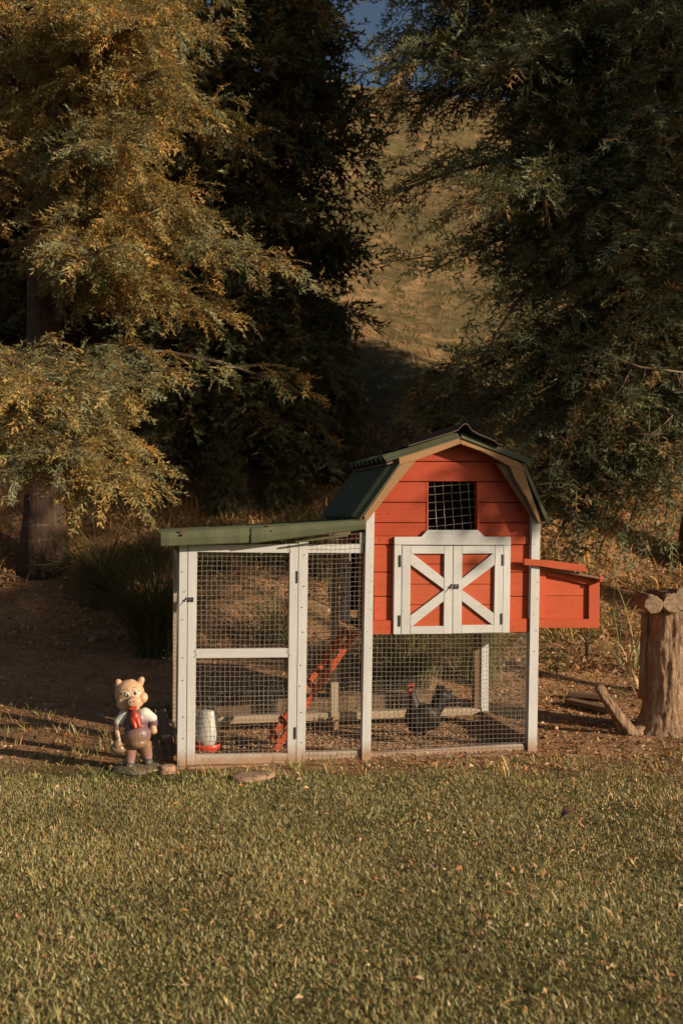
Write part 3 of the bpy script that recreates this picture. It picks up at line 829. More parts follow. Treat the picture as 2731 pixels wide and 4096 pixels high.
blob('body', prims, 0.0034, PLASTER, pig, 5, 0.0008, 0.012, 0.0012, (0.150, 0.085, (0.27, 0.16, 0.09)))
sc_p, _ = blob('scarf', [('c', pp(600, 915, -150 * k_), pp(640, 925, -180 * k_), 55 * k_, 58 * k_, RD), ('e', pp(635, 985, -185 * k_), (88 * k_, 60 * k_, 95 * k_), None, RD),
                         ('c', pp(610, 1010, -190 * k_), pp(655, 1130, -235 * k_), 62 * k_, 32 * k_, RD), ('c', pp(680, 1000, -190 * k_), pp(730, 1120, -225 * k_), 58 * k_, 28 * k_, RD)], 0.0024, PLASTER, pig, 3)
base, _ = blob('base', [('e', pp(690, 1875), (455 * k_, 330 * k_, 75 * k_), None, (0.17, 0.14, 0.085)), ('e', pp(640, 1905, -60 * k_), (380 * k_, 300 * k_, 58 * k_), None, (0.15, 0.13, 0.09))], 0.004, PLASTER, pig, 2, 0.002, 0.02)
BLACK = simple('black_enamel', (0.012, 0.011, 0.010), 0.3, 0.1, 10, bumps=0)
EYEW = simple('white_enamel', (0.70, 0.70, 0.66), 0.3, 0.05, 10, bumps=0)
REDM = simple('red_enamel', (0.48, 0.06, 0.025), 0.35, 0.1, 10, bumps=0)
PIGSK = simple('nose_paint', (0.66, 0.38, 0.23), 0.4, 0.1, 20, bumps=0.1)
hc = Vector(pp(520, 590)); hr = Vector((265 * k_, 230 * k_, 255 * k_))
hc2 = Vector(pp(560, 690, -60 * k_)); hr2 = Vector((225 * k_, 190 * k_, 165 * k_))
def on_face(cx, cy, lift=0.0):
    x, _, z = pp(cx, cy); ys = []
    for c, r in ((hc, hr), (hc2, hr2)):
        q_ = 1 - ((x - c.x) / r.x) ** 2 - ((z - c.z) / r.z) ** 2
        if q_ > 0: ys.append(c.y - r.y * math.sqrt(q_))
    return Vector((x, (min(ys) if ys else hc.y) - lift, z))
for cx, cy, s in ((510, 572, 1.0), (634, 538, 1.0)):
    c = on_face(cx, cy, -0.001)
    e = MB().ball(c, (43 * k_, 0.0045, 53 * k_), 18, 10).build('eye', EYEW, pig, smooth=True)
    ring = MB().tube([c + Vector((45 * k_ * math.cos(a), -0.0005, 55 * k_ * math.sin(a))) for a in [2 * math.pi * i / 20 for i in range(21)]], 0.0008, 5).build('eye_outline', BLACK, e, smooth=True)
    MB().ball(c + Vector((9 * k_, -0.0028, -6 * k_)), (25 * k_, 0.003, 38 * k_), 14, 8).build('pupil', BLACK, e, smooth=True)
    MB().ball(c + Vector((17 * k_, -0.0058, 6 * k_)), (7 * k_, 0.001, 12 * k_), 8, 6).build('glint', EYEW, e, smooth=True)
for pts in (((437, 498), (460, 480), (490, 474), (515, 484)), ((598, 462), (625, 453), (650, 458), (668, 470)), ((385, 552), (410, 548), (432, 548)), ((390, 565), (412, 566), (430, 562)),
            ((676, 508), (692, 506), (700, 497)), ((680, 530), (700, 528), (712, 516))):
    MB().tube([on_face(x, y, 0.0006) for x, y in pts], 0.0011, 5).build('brow_line', BLACK, pig, smooth=True)
sn = pp(640, 675, -375 * k_)
MB().ball(sn, (106 * k_, 0.008, 82 * k_), 20, 10).build('snout_disc', PIGSK, pig, smooth=True)
for cx, cy in ((592, 673), (653, 661)):
    x, _, z = pp(cx, cy); MB().ball((x, sn[1] - 0.0075, z), (11 * k_, 0.0018, 15 * k_), 8, 6).build('nostril', BLACK, pig, smooth=True)
mo = MB()
mp2 = [on_face(x, y, 0.0) + Vector((0, -0.012, 0)) for x, y in ((525, 775), (560, 800), (610, 812), (655, 795), (695, 752))]
mo.tube(mp2, [0.001, 0.007, 0.0105, 0.008, 0.001], 8)
mo.build('mouth', REDM, pig, smooth=True)
x, _, z = pp(768, 1268); MB().ball((x, -205 * k_, z), (18 * k_, 0.003, 18 * k_), 10, 6).build('button', STEEL, pig, smooth=True)

# ------------------------------------------------------------------ feeder hanging in the run
fp = loc(830, 2995, 0.34); fz0 = 0.045
fw = COOP_O + EX * fp.x + EY * 0.34
feeder = thing('poultry_feeder', 'white plastic poultry feeder with red tray hanging on a wire inside the run', 'feeder', (fw.x, fw.y, 0), COOP_A)
def lathe(prof, n=24):
    V_, F_ = [], []
    for r_, z in prof:
        for i in range(n): V_.append((r_ * math.cos(2 * math.pi * i / n), r_ * math.sin(2 * math.pi * i / n), z))
    for j in range(len(prof) - 1):
        for i in range(n): F_.append((j * n + i, j * n + (i + 1) % n, (j + 1) * n + (i + 1) % n, (j + 1) * n + i))
    return V_, F_
v, f = lathe([(0.0, 0.035), (0.050, 0.035), (0.060, 0.05), (0.067, 0.075), (0.068, 0.105), (0.066, 0.115), (0.062, 0.15), (0.0595, 0.16), (0.054, 0.20), (0.050, 0.225), (0.046, 0.23), (0.0, 0.232)])
mesh('jar', v, f, PLASTIC_W, feeder, smooth=True)
v, f = lathe([(0.0, 0.012), (0.062, 0.012), (0.072, 0.02), (0.092, 0.052), (0.094, 0.052), (0.075, 0.012), (0.06, 0.003), (0.0, 0.003)])
mesh('tray', v, f, PLASTIC_R, feeder, smooth=True)
MB().tube([(0, 0, 0.23), (0.004, 0, 0.26), (-0.003, 0, 0.30), (0.004, 0, 0.34), (-0.002, 0, 0.37), (0, 0, 0.40), (0, 0, 1.0)], 0.0012, 5).tube([(-0.012, 0, 0.232), (0, 0, 0.246), (0.012, 0, 0.232)], 0.003, 5).build('hanging_wire', WIRE, feeder)

# ------------------------------------------------------------------ chicken
ck = at(1695, 2972, 5.66); ck.z = float(T(ck.x, 5.66)) + 0.004
hen = None or thing('chicken', 'dark feathered chicken with red comb standing inside the run under the house', 'chicken', ck, rad(8))
# local: head at -X, tail at +X
hen.scale = (1.15, 1.15, 1.2)
BK = (0.014, 0.012, 0.011); GD = (0.16, 0.09, 0.035); BR = (0.035, 0.022, 0.014)
hprims = [
    ('e', (0.0, 0, 0.135), (0.088, 0.058, 0.062), (0, 22, 0), BK),
    ('e', (-0.045, -0.004, 0.125), (0.052, 0.05, 0.066), (0, -10, 0), BK),
    ('c', (-0.050, 0, 0.17), (-0.062, 0, 0.235), 0.038, 0.022, BR),
    ('e', (-0.066, 0, 0.262), (0.022, 0.017, 0.020), None, BR),
    ('e', (0.012, -0.030, 0.15), (0.06, 0.03, 0.042), (0, 30, 0), BR),
    ('e', (0.012, 0.030, 0.15), (0.06, 0.03, 0.042), (0, 30, 0), BR),
    ('e', (0.038, 0, 0.150), (0.03, 0.045, 0.03), (0, 0, 0), GD),
    ('c', (0.055, 0, 0.165), (0.088, 0, 0.235), 0.036, 0.030, BK),
    ('c', (0.06, 0, 0.175), (0.118, 0, 0.225), 0.032, 0.024, BK),
    ('c', (-0.005, -0.024, 0.115), (-0.006, -0.026, 0.065), 0.03, 0.014, BR),
    ('c', (0.012, 0.026, 0.115), (0.014, 0.028, 0.065), 0.03, 0.014, BR),
]
blob('body', hprims, 0.0032, FEATHER, hen, 3)
LEGM = simple('chicken_leg_skin', (0.16, 0.13, 0.09), 0.6, 0.2, 60)
COMB = simple('comb_red', (0.50, 0.03, 0.02), 0.5, 0.15, 40)
for s, x0 in ((-1, -0.006), (1, 0.014)):
    m = MB(); y = 0.027 * s
    m.tube([(x0, y, 0.07), (x0 + 0.002, y, 0.01)], 0.0042, 7)
    for a in (-28, 0, 28, 180):
        m.tube([(x0 + 0.002, y, 0.008), (x0 + 0.002 - 0.032 * math.cos(rad(a)), y + 0.032 * math.sin(rad(a)), 0.002)], [0.0035, 0.002], 5)
    m.build('leg', LEGM, hen, smooth=True)
m = MB()
cpts = [(-0.050, 0.275), (-0.053, 0.290), (-0.058, 0.284), (-0.062, 0.299), (-0.068, 0.287), (-0.073, 0.298), (-0.078, 0.284), (-0.084, 0.288), (-0.084, 0.272), (-0.066, 0.268)]
m.prism([Vector((x, -0.003, z)) for x, z in cpts], (0, 0, 0), (0, 0.006, 0)); m.build('comb', COMB, hen)
m = MB().ball((-0.076, -0.006, 0.245), (0.008, 0.004, 0.014)).ball((-0.076, 0.006, 0.245), (0.008, 0.004, 0.014)).ball((-0.074, -0.012, 0.262), (0.010, 0.006, 0.011)).ball((-0.074, 0.012, 0.262), (0.010, 0.006, 0.011))
m.build('wattle', COMB, hen, smooth=True)
MB().tube([(-0.083, 0, 0.263), (-0.102, 0, 0.256)], [0.006, 0.001], 7).build('beak', simple('beak_horn', (0.30, 0.2, 0.08), 0.5, 0.1), hen)
rt = random.Random(6)
for k in range(11):
    a = rad(38 + k * 5.2); L = rt.uniform(0.075, 0.115); y = rt.uniform(-0.02, 0.02)
    b0 = Vector((0.072, y, 0.19)); tip = b0 + Vector((math.cos(a) * L, y * 0.8, math.sin(a) * L)); mid = b0.lerp(tip, 0.55) + Vector((-0.006, 0, 0.010))
    sw = Vector((-math.sin(a), 0.35, math.cos(a))) * 0.011
    mesh('tail_feather', [b0 - sw * 0.5, b0 + sw * 0.5, mid + sw, tip, mid - sw, mid + Vector((0, 0.003, 0))], [(0, 1, 2, 5), (0, 5, 4), (5, 2, 3), (4, 5, 3)], simple('tail_black', (0.016, 0.015, 0.015), 0.4, 0.2) if k == 0 else bpy.data.materials['tail_black'], hen)

# ------------------------------------------------------------------ stump, logs and wood on the right
def rough_log(name, p0, p1, r0, r1, mat, parent=None, seed=0, n=28, m_=14, amp=0.12, flare=0.0, groove=0.5):
    p0, p1 = Vector(p0), Vector(p1); ax = (p1 - p0).normalized()
    a = ax.cross(Vector((0, 1, 0.1))).normalized(); b_ = ax.cross(a)
    V_, F_ = [], []
    for j in range(m_ + 1):
        t_ = j / m_; c = p0.lerp(p1, t_); r = r0 + (r1 - r0) * t_ + flare * max(0, 1 - t_ * 4) ** 2
        for i in range(n):
            th = 2 * math.pi * i / n
            nn = mnoise.noise(Vector((math.cos(th) * 1.8 + seed, math.sin(th) * 1.8, t_ * 2.2 + seed)))
            n2 = mnoise.noise(Vector((math.cos(th) * 7 + seed, math.sin(th) * 7, t_ * 7))) + 0.5 * mnoise.noise(Vector((math.cos(th) * 17 + seed, math.sin(th) * 17, t_ * 20)))
            rr = r * (1 + amp * nn + amp * groove * n2)
            V_.append(c + a * math.cos(th) * rr + b_ * math.sin(th) * rr)
    for j in range(m_):
        for i in range(n): F_.append((j * n + i, j * n + (i + 1) % n, (j + 1) * n + (i + 1) % n, (j + 1) * n + i))
    F_.append(tuple(range(n - 1, -1, -1))); F_.append(tuple(m_ * n + i for i in range(n)))
    return mesh(name, V_, F_, mat, parent, smooth=True)
def flat_caps(o):
    for p in o.data.polygons:
        if len(p.vertices) > 6: p.use_smooth = False
SD = 6.12
sp = at(2670, 2912, SD)
stump = thing('tree_stump', 'thick weathered tree stump with peeling bark at the right edge', 'stump', (sp.x, SD, float(T(sp.x, SD)) - 0.02), 0)
zt = at(2670, 2440, SD).z - stump.location.z
o = rough_log('trunk', (0, 0, 0), (0.015, 0, zt), 0.165, 0.150, STUMPBARK, stump, 3, 130, 90, 0.07, 0.07, 0.55); flat_caps(o)
pb_ = rough_log('peeling_bark', (-0.165, -0.03, 0.22), (-0.155, -0.03, zt - 0.02), 0.028, 0.022, STUMPBARK, stump, 9, 16, 14, 0.5)
rough_log('root', (-0.10, -0.05, 0.05), (-0.26, -0.10, 0.02), 0.07, 0.03, STUMPBARK, stump, 5, 14, 8, 0.3)
for k, (a0, a1, r, s, lab) in enumerate((
        ((2612, 2412), (2560, 2392), 0.052, 1, 'split log lying left on top of the stump with reddish bark'),
        ((2690, 2400), (2600, 2380), 0.062, 2, 'pale log with cut end facing out on top of the stump'),
        ((2735, 2390), (2660, 2360), 0.066, 3, 'largest log at the right end of the pile on the stump'))):
    f0 = at(a0[0], a0[1], SD - 0.17); f1 = at(a1[0], a1[1], SD + 0.22)
    zb = stump.location.z + zt + r * 0.9
    f0.z = zb + (0.02 if k == 2 else 0); f1.z = zb
    lg = thing('firewood_log', lab, 'log', (f0.x, f0.y, zb - r), 0)
    o = rough_log('bark', f0 - lg.location, f1 - lg.location, r, r * 0.9, STUMPBARK, lg, 20 + k, 24, 8, 0.22)
    dirv = (f0 - f1).normalized()
    o = rough_log('cut_end', f0 - lg.location, f0 - lg.location + dirv * 0.004, r * 0.93, r * 0.92, LOGEND, lg, 20 + k, 24, 1, 0.22)
    flat_caps(o)
def ground_pt(px, py):
    d = ray(px, py); t_ = 1.0
    for i in range(4000):
        p = Vector((0, 0, CAM_H)) + d * t_
        if p.z <= float(T(p.x, p.y)): return p
        t_ += 0.01
    return p
g0 = ground_pt(2505, 2940)
PALEW = bark_mat('pale_split_wood', (0.12, 0.07, 0.04), (0.44, 0.29, 0.18), None, (30, 30, 8), 0.03)
fb = thing('broken_branch', 'short forked broken branch leaning left of the stump', 'branch', g0)
e1 = at(2388, 2745, g0.y - 0.02) - g0; e2 = at(2400, 2735, g0.y + 0.08) - g0
rough_log('branch', (0.03, 0, -0.01), e1, 0.042, 0.018, PALEW, fb, 31, 20, 16, 0.5)
rough_log('fork', Vector(e1) * 0.45 + Vector((0.01, 0.02, 0.01)), e2, 0.022, 0.012, PALEW, fb, 32, 12, 8, 0.2)
def ground_plank(px0, py0, px1, py1, wdt, lab, mat=GREY_WOOD):
    a, b_ = ground_pt(px0, py0), ground_pt(px1, py1)
    c = (a + b_) / 2; t_ = thing('plank', lab, 'plank', c)
    d = b_ - a; L = d.length; R_ = d.to_track_quat('X', 'Z').to_matrix()
    MB().box((0, 0, 0.035), (L, wdt, 0.03), R_).build('board', mat, t_, bevel=0.004)
ground_plank(2268, 2822, 2455, 2862, 0.09, 'weathered plank lying on the ground left of the stump')
ground_plank(2270, 2795, 2450, 2812, 0.07, 'second plank behind the weathered plank near the stump')
rk = random.Random(12)
def stick(px0, py0, px1, py1, r, lab, seed, lift=0.015):
    a, b_ = ground_pt(px0, py0), ground_pt(px1, py1)
    pts = []
    for i in range(8):
        p = a.lerp(b_, i / 7); p.x += rk.uniform(-1, 1) * 0.02; p.z = max(p.z, float(T(p.x, p.y))) + lift + rk.uniform(0, 0.012)
        pts.append(p - a)
    t_ = thing('stick', lab, 'stick', a)
    MB().tube(pts, [r * (1 - 0.6 * i / 7) for i in range(8)], 7).build('wood', BEAM, t_, smooth=True)
stick(2330, 2905, 2500, 2895, 0.012, 'dry stick lying on the grass in front of the broken branch', 1)
stick(2160, 2520, 2330, 2610, 0.007, 'thin pale stick on the bank just right of the coop post', 2)

# stones, leaning board, beam behind the run
def rock(px, py, r, lab, seed, mat=STONE, name='stone'):
    p = ground_pt(px, py); t_ = thing(name, lab, 'stone', p, rk.uniform(0, 3))
    m = MB().ball((0, 0, r[2] * 0.35), r, 16, 10)
    o = m.build('rock', mat, t_, smooth=True)
    for v_ in o.data.vertices:
        nn = mnoise.noise(Vector(v_.co) * (1.4 / max(r)) + Vector((seed, 0, 0))); v_.co = v_.co * (1 + 0.35 * nn)
        if v_.co.z > r[2] * 0.8: v_.co.z = r[2] * 0.8 + (v_.co.z - r[2] * 0.8) * 0.2
rock(1005, 3118, (0.115, 0.075, 0.030), 'flat sandy stone half sunk in the grass before the run door', 1)
rock(668, 3092, (0.045, 0.04, 0.045), 'reddish rock wedged between the pig statue and the coop post', 2)
rock(665, 2825, (0.035, 0.03, 0.035), 'small brown rock behind the leaning board', 3)
rock(405, 2862, (0.032, 0.022, 0.018), 'small pale pebble on the dirt behind the pig statue', 5)
lb = thing('leaning_board', 'brown board leaning on the left side of the coop beside the pig statue', 'board', (0, 0, 0), 0)
Pq = [at(620, 2860, 5.75), at(660, 2840, 5.75), at(712, 3060, 5.32), at(690, 3072, 5.30)]
lb.location = (Pq[3].x, Pq[3].y, 0)
Pq = [p - lb.location for p in Pq]
MB().prism(Pq, (0, 0, 0), (0.0, 0.022, 0.010)).build('board', GREY_WOOD, lb, bevel=0.003)
bm0, bm1 = COOP_O + EX * (XL + 0.02) + EY * 1.18, COOP_O + EX * (XR - 0.25) + EY * 1.22
tb = thing('timber_beam', 'rough old timber lying along the ground behind the coop run', 'beam', (bm0.x, bm0.y, float(T(bm0.x, bm0.y))))
d = bm1 - bm0
nseg = 26; V_, F_ = [], []
for i in range(nseg + 1):
    u = i / nseg; c = d * u
    for (dy, dz) in ((-0.07, -0.02), (-0.075, 0.11), (0.07, 0.12), (0.075, -0.02)):
        q_ = mnoise.noise(Vector((u * 14, dy * 30, dz * 20)))
        V_.append((c.x - EX.y * dy + 0, c.y + dy + q_ * 0.012, dz + q_ * 0.016))
for i in range(nseg):
    for k in range(4): F_.append((i * 4 + k, (i + 1) * 4 + k, (i + 1) * 4 + (k + 1) % 4, i * 4 + (k + 1) % 4))
F_ += [(0, 1, 2, 3), (nseg * 4 + 3, nseg * 4 + 2, nseg * 4 + 1, nseg * 4)]
mesh('timber', V_, F_, BEAM, tb)

# ------------------------------------------------------------------ blades, leaves (vectorised)
def blades(pos, hgt, wid, az, lean, curl, col, rng, segs=2):
    """thin curved blades. pos (n,3); returns V, F, C"""
    n = len(pos)
    dirh = np.stack([np.cos(az), np.sin(az), np.zeros(n)], 1)
    tw = az + np.pi / 2 + rng.normal(0, 0.5, n)
    side = np.stack([np.cos(tw), np.sin(tw), rng.normal(0, 0.25, n)], 1)
    Vs = []
    nv = 2 * segs + 1
    p = pos.copy(); ang = lean.copy()
    for s in range(segs + 1):
        f_ = s / segs
        wv = (wid * (1 - 0.35 * f_) * 0.5)[:, None]
        if s < segs: Vs += [p - side * wv, p + side * wv]
        else: Vs += [p]
        step = (hgt / segs)[:, None]
        p = p + step * (dirh * np.sin(ang)[:, None] + np.array([0, 0, 1.0]) * np.cos(ang)[:, None])
        ang = ang + curl / segs
    V_ = np.stack(Vs, 1).reshape(-1, 3)
    Fs = []
    for s in range(segs - 1):
        a = 2 * s; Fs += [(a, a + 1, a + 3), (a, a + 3, a + 2)]
    a = 2 * (segs - 1); Fs += [(a, a + 1, a + 2)]
    F0 = np.array(Fs); F_ = (F0[None] + (np.arange(n) * nv)[:, None, None]).reshape(-1, 3)
    C_ = np.repeat(col, nv, axis=0)
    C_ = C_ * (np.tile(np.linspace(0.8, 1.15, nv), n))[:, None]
    return V_, F_, C_
def lerp_cols(rng, n, cols, wts=None):
    cols = np.array(cols); idx = rng.choice(len(cols), n, p=wts)
    return cols[idx] * rng.uniform(0.75, 1.25, (n, 1))
COOPC = np.array([COOP_O.x, COOP_O.y])
def in_coop(x, y, m_=0.0):
    dx, dy = x - COOP_O.x, y - COOP_O.y
    X_ = dx * EX.x + dy * EX.y; Y_ = dx * EY.x + dy * EY.y
    return (X_ > XL - m_) & (X_ < XR + m_) & (Y_ > -0.03 - m_) & (Y_ < D + m_)
def coop_y(x, y): return (x - COOP_O.x) * EY.x + (y - COOP_O.y) * EY.y
rng = np.random.RandomState(5)
def cat(parts):
    Vs, Fs, Cs, b = [], [], [], 0
    for V_, F_, C_ in parts:
        Vs.append(V_); Fs.append(F_ + b); Cs.append(C_); b += len(V_)
    return np.concatenate(Vs), np.concatenate(Fs), np.concatenate(Cs)
# lawn
LAWN = [(0.37, 0.345, 0.135), (0.31, 0.325, 0.145), (0.49, 0.42, 0.155), (0.19, 0.19, 0.075), (0.70, 0.48, 0.24), (0.50, 0.26, 0.11)]
def lawn_set(n, seed, hr, wr2, segs, curl, thin=0.0):
    r = np.random.RandomState(seed)
    x = r.uniform(-3.4, 3.6, n); y = 2.15 + r.power(1.02, n) * 4.1
    lim = 5.0 + 0.30 * vnoise(x, y, 0.38, 9) + 0.16 * vnoise(x, y, 0.12, 10) + np.where(x > 1.05, (x - 1.05) * 0.45, 0) + np.where(x > -0.85, np.clip((x + .85), 0, 1.9) * 0.20, 0)
    edge_ = np.clip((lim - y) / 0.36, 0, 1)
    bare = np.clip(vnoise(x, y, 0.42, 11) * 0.5 + vnoise(x, y, 0.16, 14) * 0.5 - 0.12, 0, 1)
    dens = (0.12 + 0.88 * edge_) * (1.0 - 0.6 * np.clip((x - 0.5) / 1.5, 0, 1) * np.clip((y - 4.0) / 1.2, 0, 1)) * (1 - 1.5 * bare)
    if thin: dens = dens * (vnoise(x, y, 0.22, 15) > thin)
    keep = (y < lim) & ~in_coop(x, y, 0.02) & (r.rand(n) < dens) & (np.hypot((x - pigpos.x), (y - pigpos.y) * 1.2) > 0.12) & (np.abs(x) < 0.343 * y + 0.75)
    x, y = x[keep], y[keep]; n = len(x)
    pos = np.stack([x, y, T(x, y) - 0.003], 1)
    cols = lerp_cols(r, n, LAWN, [0.30, 0.22, 0.20, 0.10, 0.13, 0.05])
    dry = np.clip((x - 0.3) / 1.6, 0, 1)[:, None] * np.clip((y - 3.6) / 1.2, 0, 1)[:, None]
    dry = np.clip(dry + 0.5 * np.clip(vnoise(x, y, 0.6, 16), 0, 1)[:, None], 0, 1)
    cols = cols * (1 - 0.45 * dry) + 0.45 * dry * np.array([0.46, 0.29, 0.12])
    patch = (0.5 + 0.5 * vnoise(x, y, 0.45, 12))[:, None]
    cols = cols * (0.78 + 0.4 * patch) * (1 + 0.35 * (r.rand(n) < 0.12))[:, None]
    h = r.uniform(*hr, n) * (1 + 0.35 * vnoise(x, y, 0.25, 13)); wd = r.uniform(*wr2, n)
    return blades(pos, h, wd, r.uniform(0, 2 * np.pi, n), np.abs(r.normal(0.8, 0.42, n)), r.uniform(*curl, n), cols, r, segs)
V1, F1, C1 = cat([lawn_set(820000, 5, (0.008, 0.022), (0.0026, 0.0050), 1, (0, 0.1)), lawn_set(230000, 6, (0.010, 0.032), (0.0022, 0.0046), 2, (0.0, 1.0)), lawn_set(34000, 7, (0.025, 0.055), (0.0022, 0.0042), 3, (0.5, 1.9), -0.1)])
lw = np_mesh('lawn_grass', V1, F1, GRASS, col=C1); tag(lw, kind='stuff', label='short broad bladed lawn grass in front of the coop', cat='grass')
# sparse coarse taller weeds: lawn edge, dirt, bank, hillside
def tufts(n_t, xr_, yr_, per, hr, wr_, cols, wts, seed, spread=0.04, test=None, lean=0.5, curl=(0.3, 1.2)):
    r = np.random.RandomState(seed)
    tx = r.uniform(*xr_, n_t); ty = r.uniform(*yr_, n_t)
    if test is not None:
        k = test(tx, ty, r); tx, ty = tx[k], ty[k]
    m = len(tx); k = per
    X_ = np.repeat(tx, k) + r.normal(0, spread, m * k); Y_ = np.repeat(ty, k) + r.normal(0, spread, m * k)
    az = np.arctan2(Y_ - np.repeat(ty, k), X_ - np.repeat(tx, k)) + r.normal(0, 0.5, m * k)
    sc = np.repeat(r.uniform(0.6, 1.3, m), k)
    P_ = np.stack([X_, Y_, T(X_, Y_) - 0.01], 1)
    cc = lerp_cols(r, m * k, cols, wts) * np.repeat(r.uniform(0.7, 1.2, m), k)[:, None]
    return blades(P_, r.uniform(*hr, m * k) * sc, r.uniform(*wr_, m * k), az, np.abs(r.normal(lean, 0.3, m * k)), r.uniform(*curl, m * k), cc, r, 3)
WEED = [(0.26, 0.27, 0.11), (0.38, 0.33, 0.12), (0.62, 0.40, 0.17), (0.70, 0.40, 0.16), (0.40, 0.21, 0.08)]
notc = lambda x, y, r: ~in_coop(x, y, 0.03)
edge = lambda x, y, r: (~in_coop(x, y, 0.03)) & (vnoise(x, y, 0.6, 31) > -0.1)
parts = [
    tufts(420, (-2.4, 2.6), (4.75, 5.35), 9, (0.02, 0.065), (0.003, 0.006), [(0.34, 0.35, 0.12), (0.28, 0.32, 0.12), (0.46, 0.40, 0.14)], [.4, .4, .2], 45, 0.025, notc, 0.7),
    tufts(900, (-3.2, 3.4), (4.9, 6.6), 7, (0.03, 0.10), (0.004, 0.007), WEED, [.4, .3, .15, .1, .05], 41, 0.02, edge),
    tufts(2600, (-5, 6), (7.0, 12), 9, (0.05, 0.20), (0.006, 0.012), WEED, [.12, .2, .28, .25, .15], 42, 0.05, lambda x, y, r: (vnoise(x, y, 0.9, 32) > -0.3) & ((y > 8.6) | (x > 0.3)), 0.6),
    tufts(1900, (-5, 6), (8.4, 11.5), 11, (0.10, 0.28), (0.007, 0.014), [(0.42, 0.34, 0.11), (0.66, 0.42, 0.15), (0.78, 0.47, 0.18), (0.30, 0.26, 0.09)], [.2, .35, .25, .2], 44, 0.06, lambda x, y, r: (vnoise(x, y, 0.8, 35) > -0.25) & (y + 0.25 * x > 8.8), 0.45, (0.6, 2.2)),
]
Vw, Fw, Cw = cat(parts)
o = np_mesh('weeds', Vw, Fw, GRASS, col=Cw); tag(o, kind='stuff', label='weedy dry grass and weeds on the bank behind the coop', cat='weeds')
Vw, Fw, Cw = tufts(5800, (-6, 8), (12, 46), 5, (0.06, 0.20), (0.012, 0.03), [(0.16, 0.15, 0.06), (0.33, 0.23, 0.09), (0.50, 0.27, 0.13), (0.23, 0.19, 0.07)], [.25, .35, .2, .2], 43, 0.12, None, 0.7)
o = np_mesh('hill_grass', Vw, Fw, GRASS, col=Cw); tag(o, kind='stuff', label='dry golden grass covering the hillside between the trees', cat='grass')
# leaf litter: small bent leaves
def leaves(pos, size, col, rng, asp=0.5, tilt=0.5):
    n = len(pos); a = rng.uniform(0, 2 * np.pi, n); tl = rng.normal(0, tilt, n); rl = rng.normal(0, tilt, n)
    u = np.stack([np.cos(a) * np.cos(tl), np.sin(a) * np.cos(tl), np.sin(tl)], 1) * size[:, None]
    v = np.stack([-np.sin(a) * np.cos(rl), np.cos(a) * np.cos(rl), np.sin(rl)], 1) * (size * asp)[:, None]
    w_ = np.array([0, 0, 1.0]) * (size * rng.uniform(0.0, 0.35, n))[:, None]
    V_ = np.stack([pos - u * .5, pos + v * .5 + w_, pos + u * .5, pos - v * .5 + w_], 1).reshape(-1, 3)
    F_ = (np.array([[0, 2, 1], [0, 3, 2]])[None] + (np.arange(n) * 4)[:, None, None]).reshape(-1, 3)
    return V_, F_, np.repeat(col, 4, 0)
LC = [(0.48, 0.27, 0.13), (0.62, 0.39, 0.21), (0.30, 0.15, 0.07), (0.52, 0.22, 0.07), (0.20, 0.18, 0.07), (0.70, 0.50, 0.31)]
def litter(n, xr_, yr_, sz, seed, test=None, lift=0.008, pw=None, asp=0.5):
    r = np.random.RandomState(seed); x = r.uniform(*xr_, n); y = r.uniform(*yr_, n)
    if test is not None: k = test(x, y, r); x, y = x[k], y[k]
    return leaves(np.stack([x, y, T(x, y) + r.uniform(0.0, lift, len(x))], 1), r.uniform(*sz, len(x)), lerp_cols(r, len(x), LC, pw), r, asp)
pl = [litter(26000, (-4, 4.5), (5.1, 8.4), (0.012, 0.04), 51, lambda x, y, r: ~in_coop(x, y, 0.0) & (r.rand(len(x)) < np.where(x > 0, 1.0, 0.30))),
      litter(26000, (-5, 6), (7.6, 12), (0.015, 0.075), 52, lambda x, y, r: r.rand(len(x)) < 0.35 + 0.65 * (vnoise(x, y, 0.5, 58) > 0), 0.05),
      litter(6500, (-2.4, 2.8), (2.6, 5.4), (0.010, 0.032), 53, lambda x, y, r: r.rand(len(x)) < 0.25 + 0.7 * np.clip(x / 1.5, 0, 1), 0.03)]
Vw, Fw, Cw = cat(pl)
o = np_mesh('leaf_litter', Vw, Fw, LITTER, col=Cw); tag(o, kind='stuff', label='small dry fallen leaves scattered over dirt and bank', cat='leaf litter')
r_ = np.random.RandomState(60); n = 22000
Xc = r_.uniform(XL + .04, XR - .04, n); Yc = r_.uniform(0.0, D - .02, n)
wx = COOP_O.x + EX.x * Xc + EY.x * Yc; wy = COOP_O.y + EX.y * Xc + EY.y * Yc
hp = 0.012 * (1 + vnoise(wx, wy, 0.2, 61))
Vw, Fw, Cw = leaves(np.stack([wx, wy, T(wx, wy) + hp * r_.rand(n) + 0.002], 1), r_.uniform(0.008, 0.022, n), lerp_cols(r_, n, [(0.70, 0.46, 0.27), (0.55, 0.33, 0.18), (0.34, 0.19, 0.10), (0.80, 0.60, 0.40)]), r_, 0.4, 0.35)
o = np_mesh('wood_shavings', Vw, Fw, LITTER, col=Cw); tag(o, kind='stuff', label='pale wood shavings strewn on the floor of the run', cat='shavings')

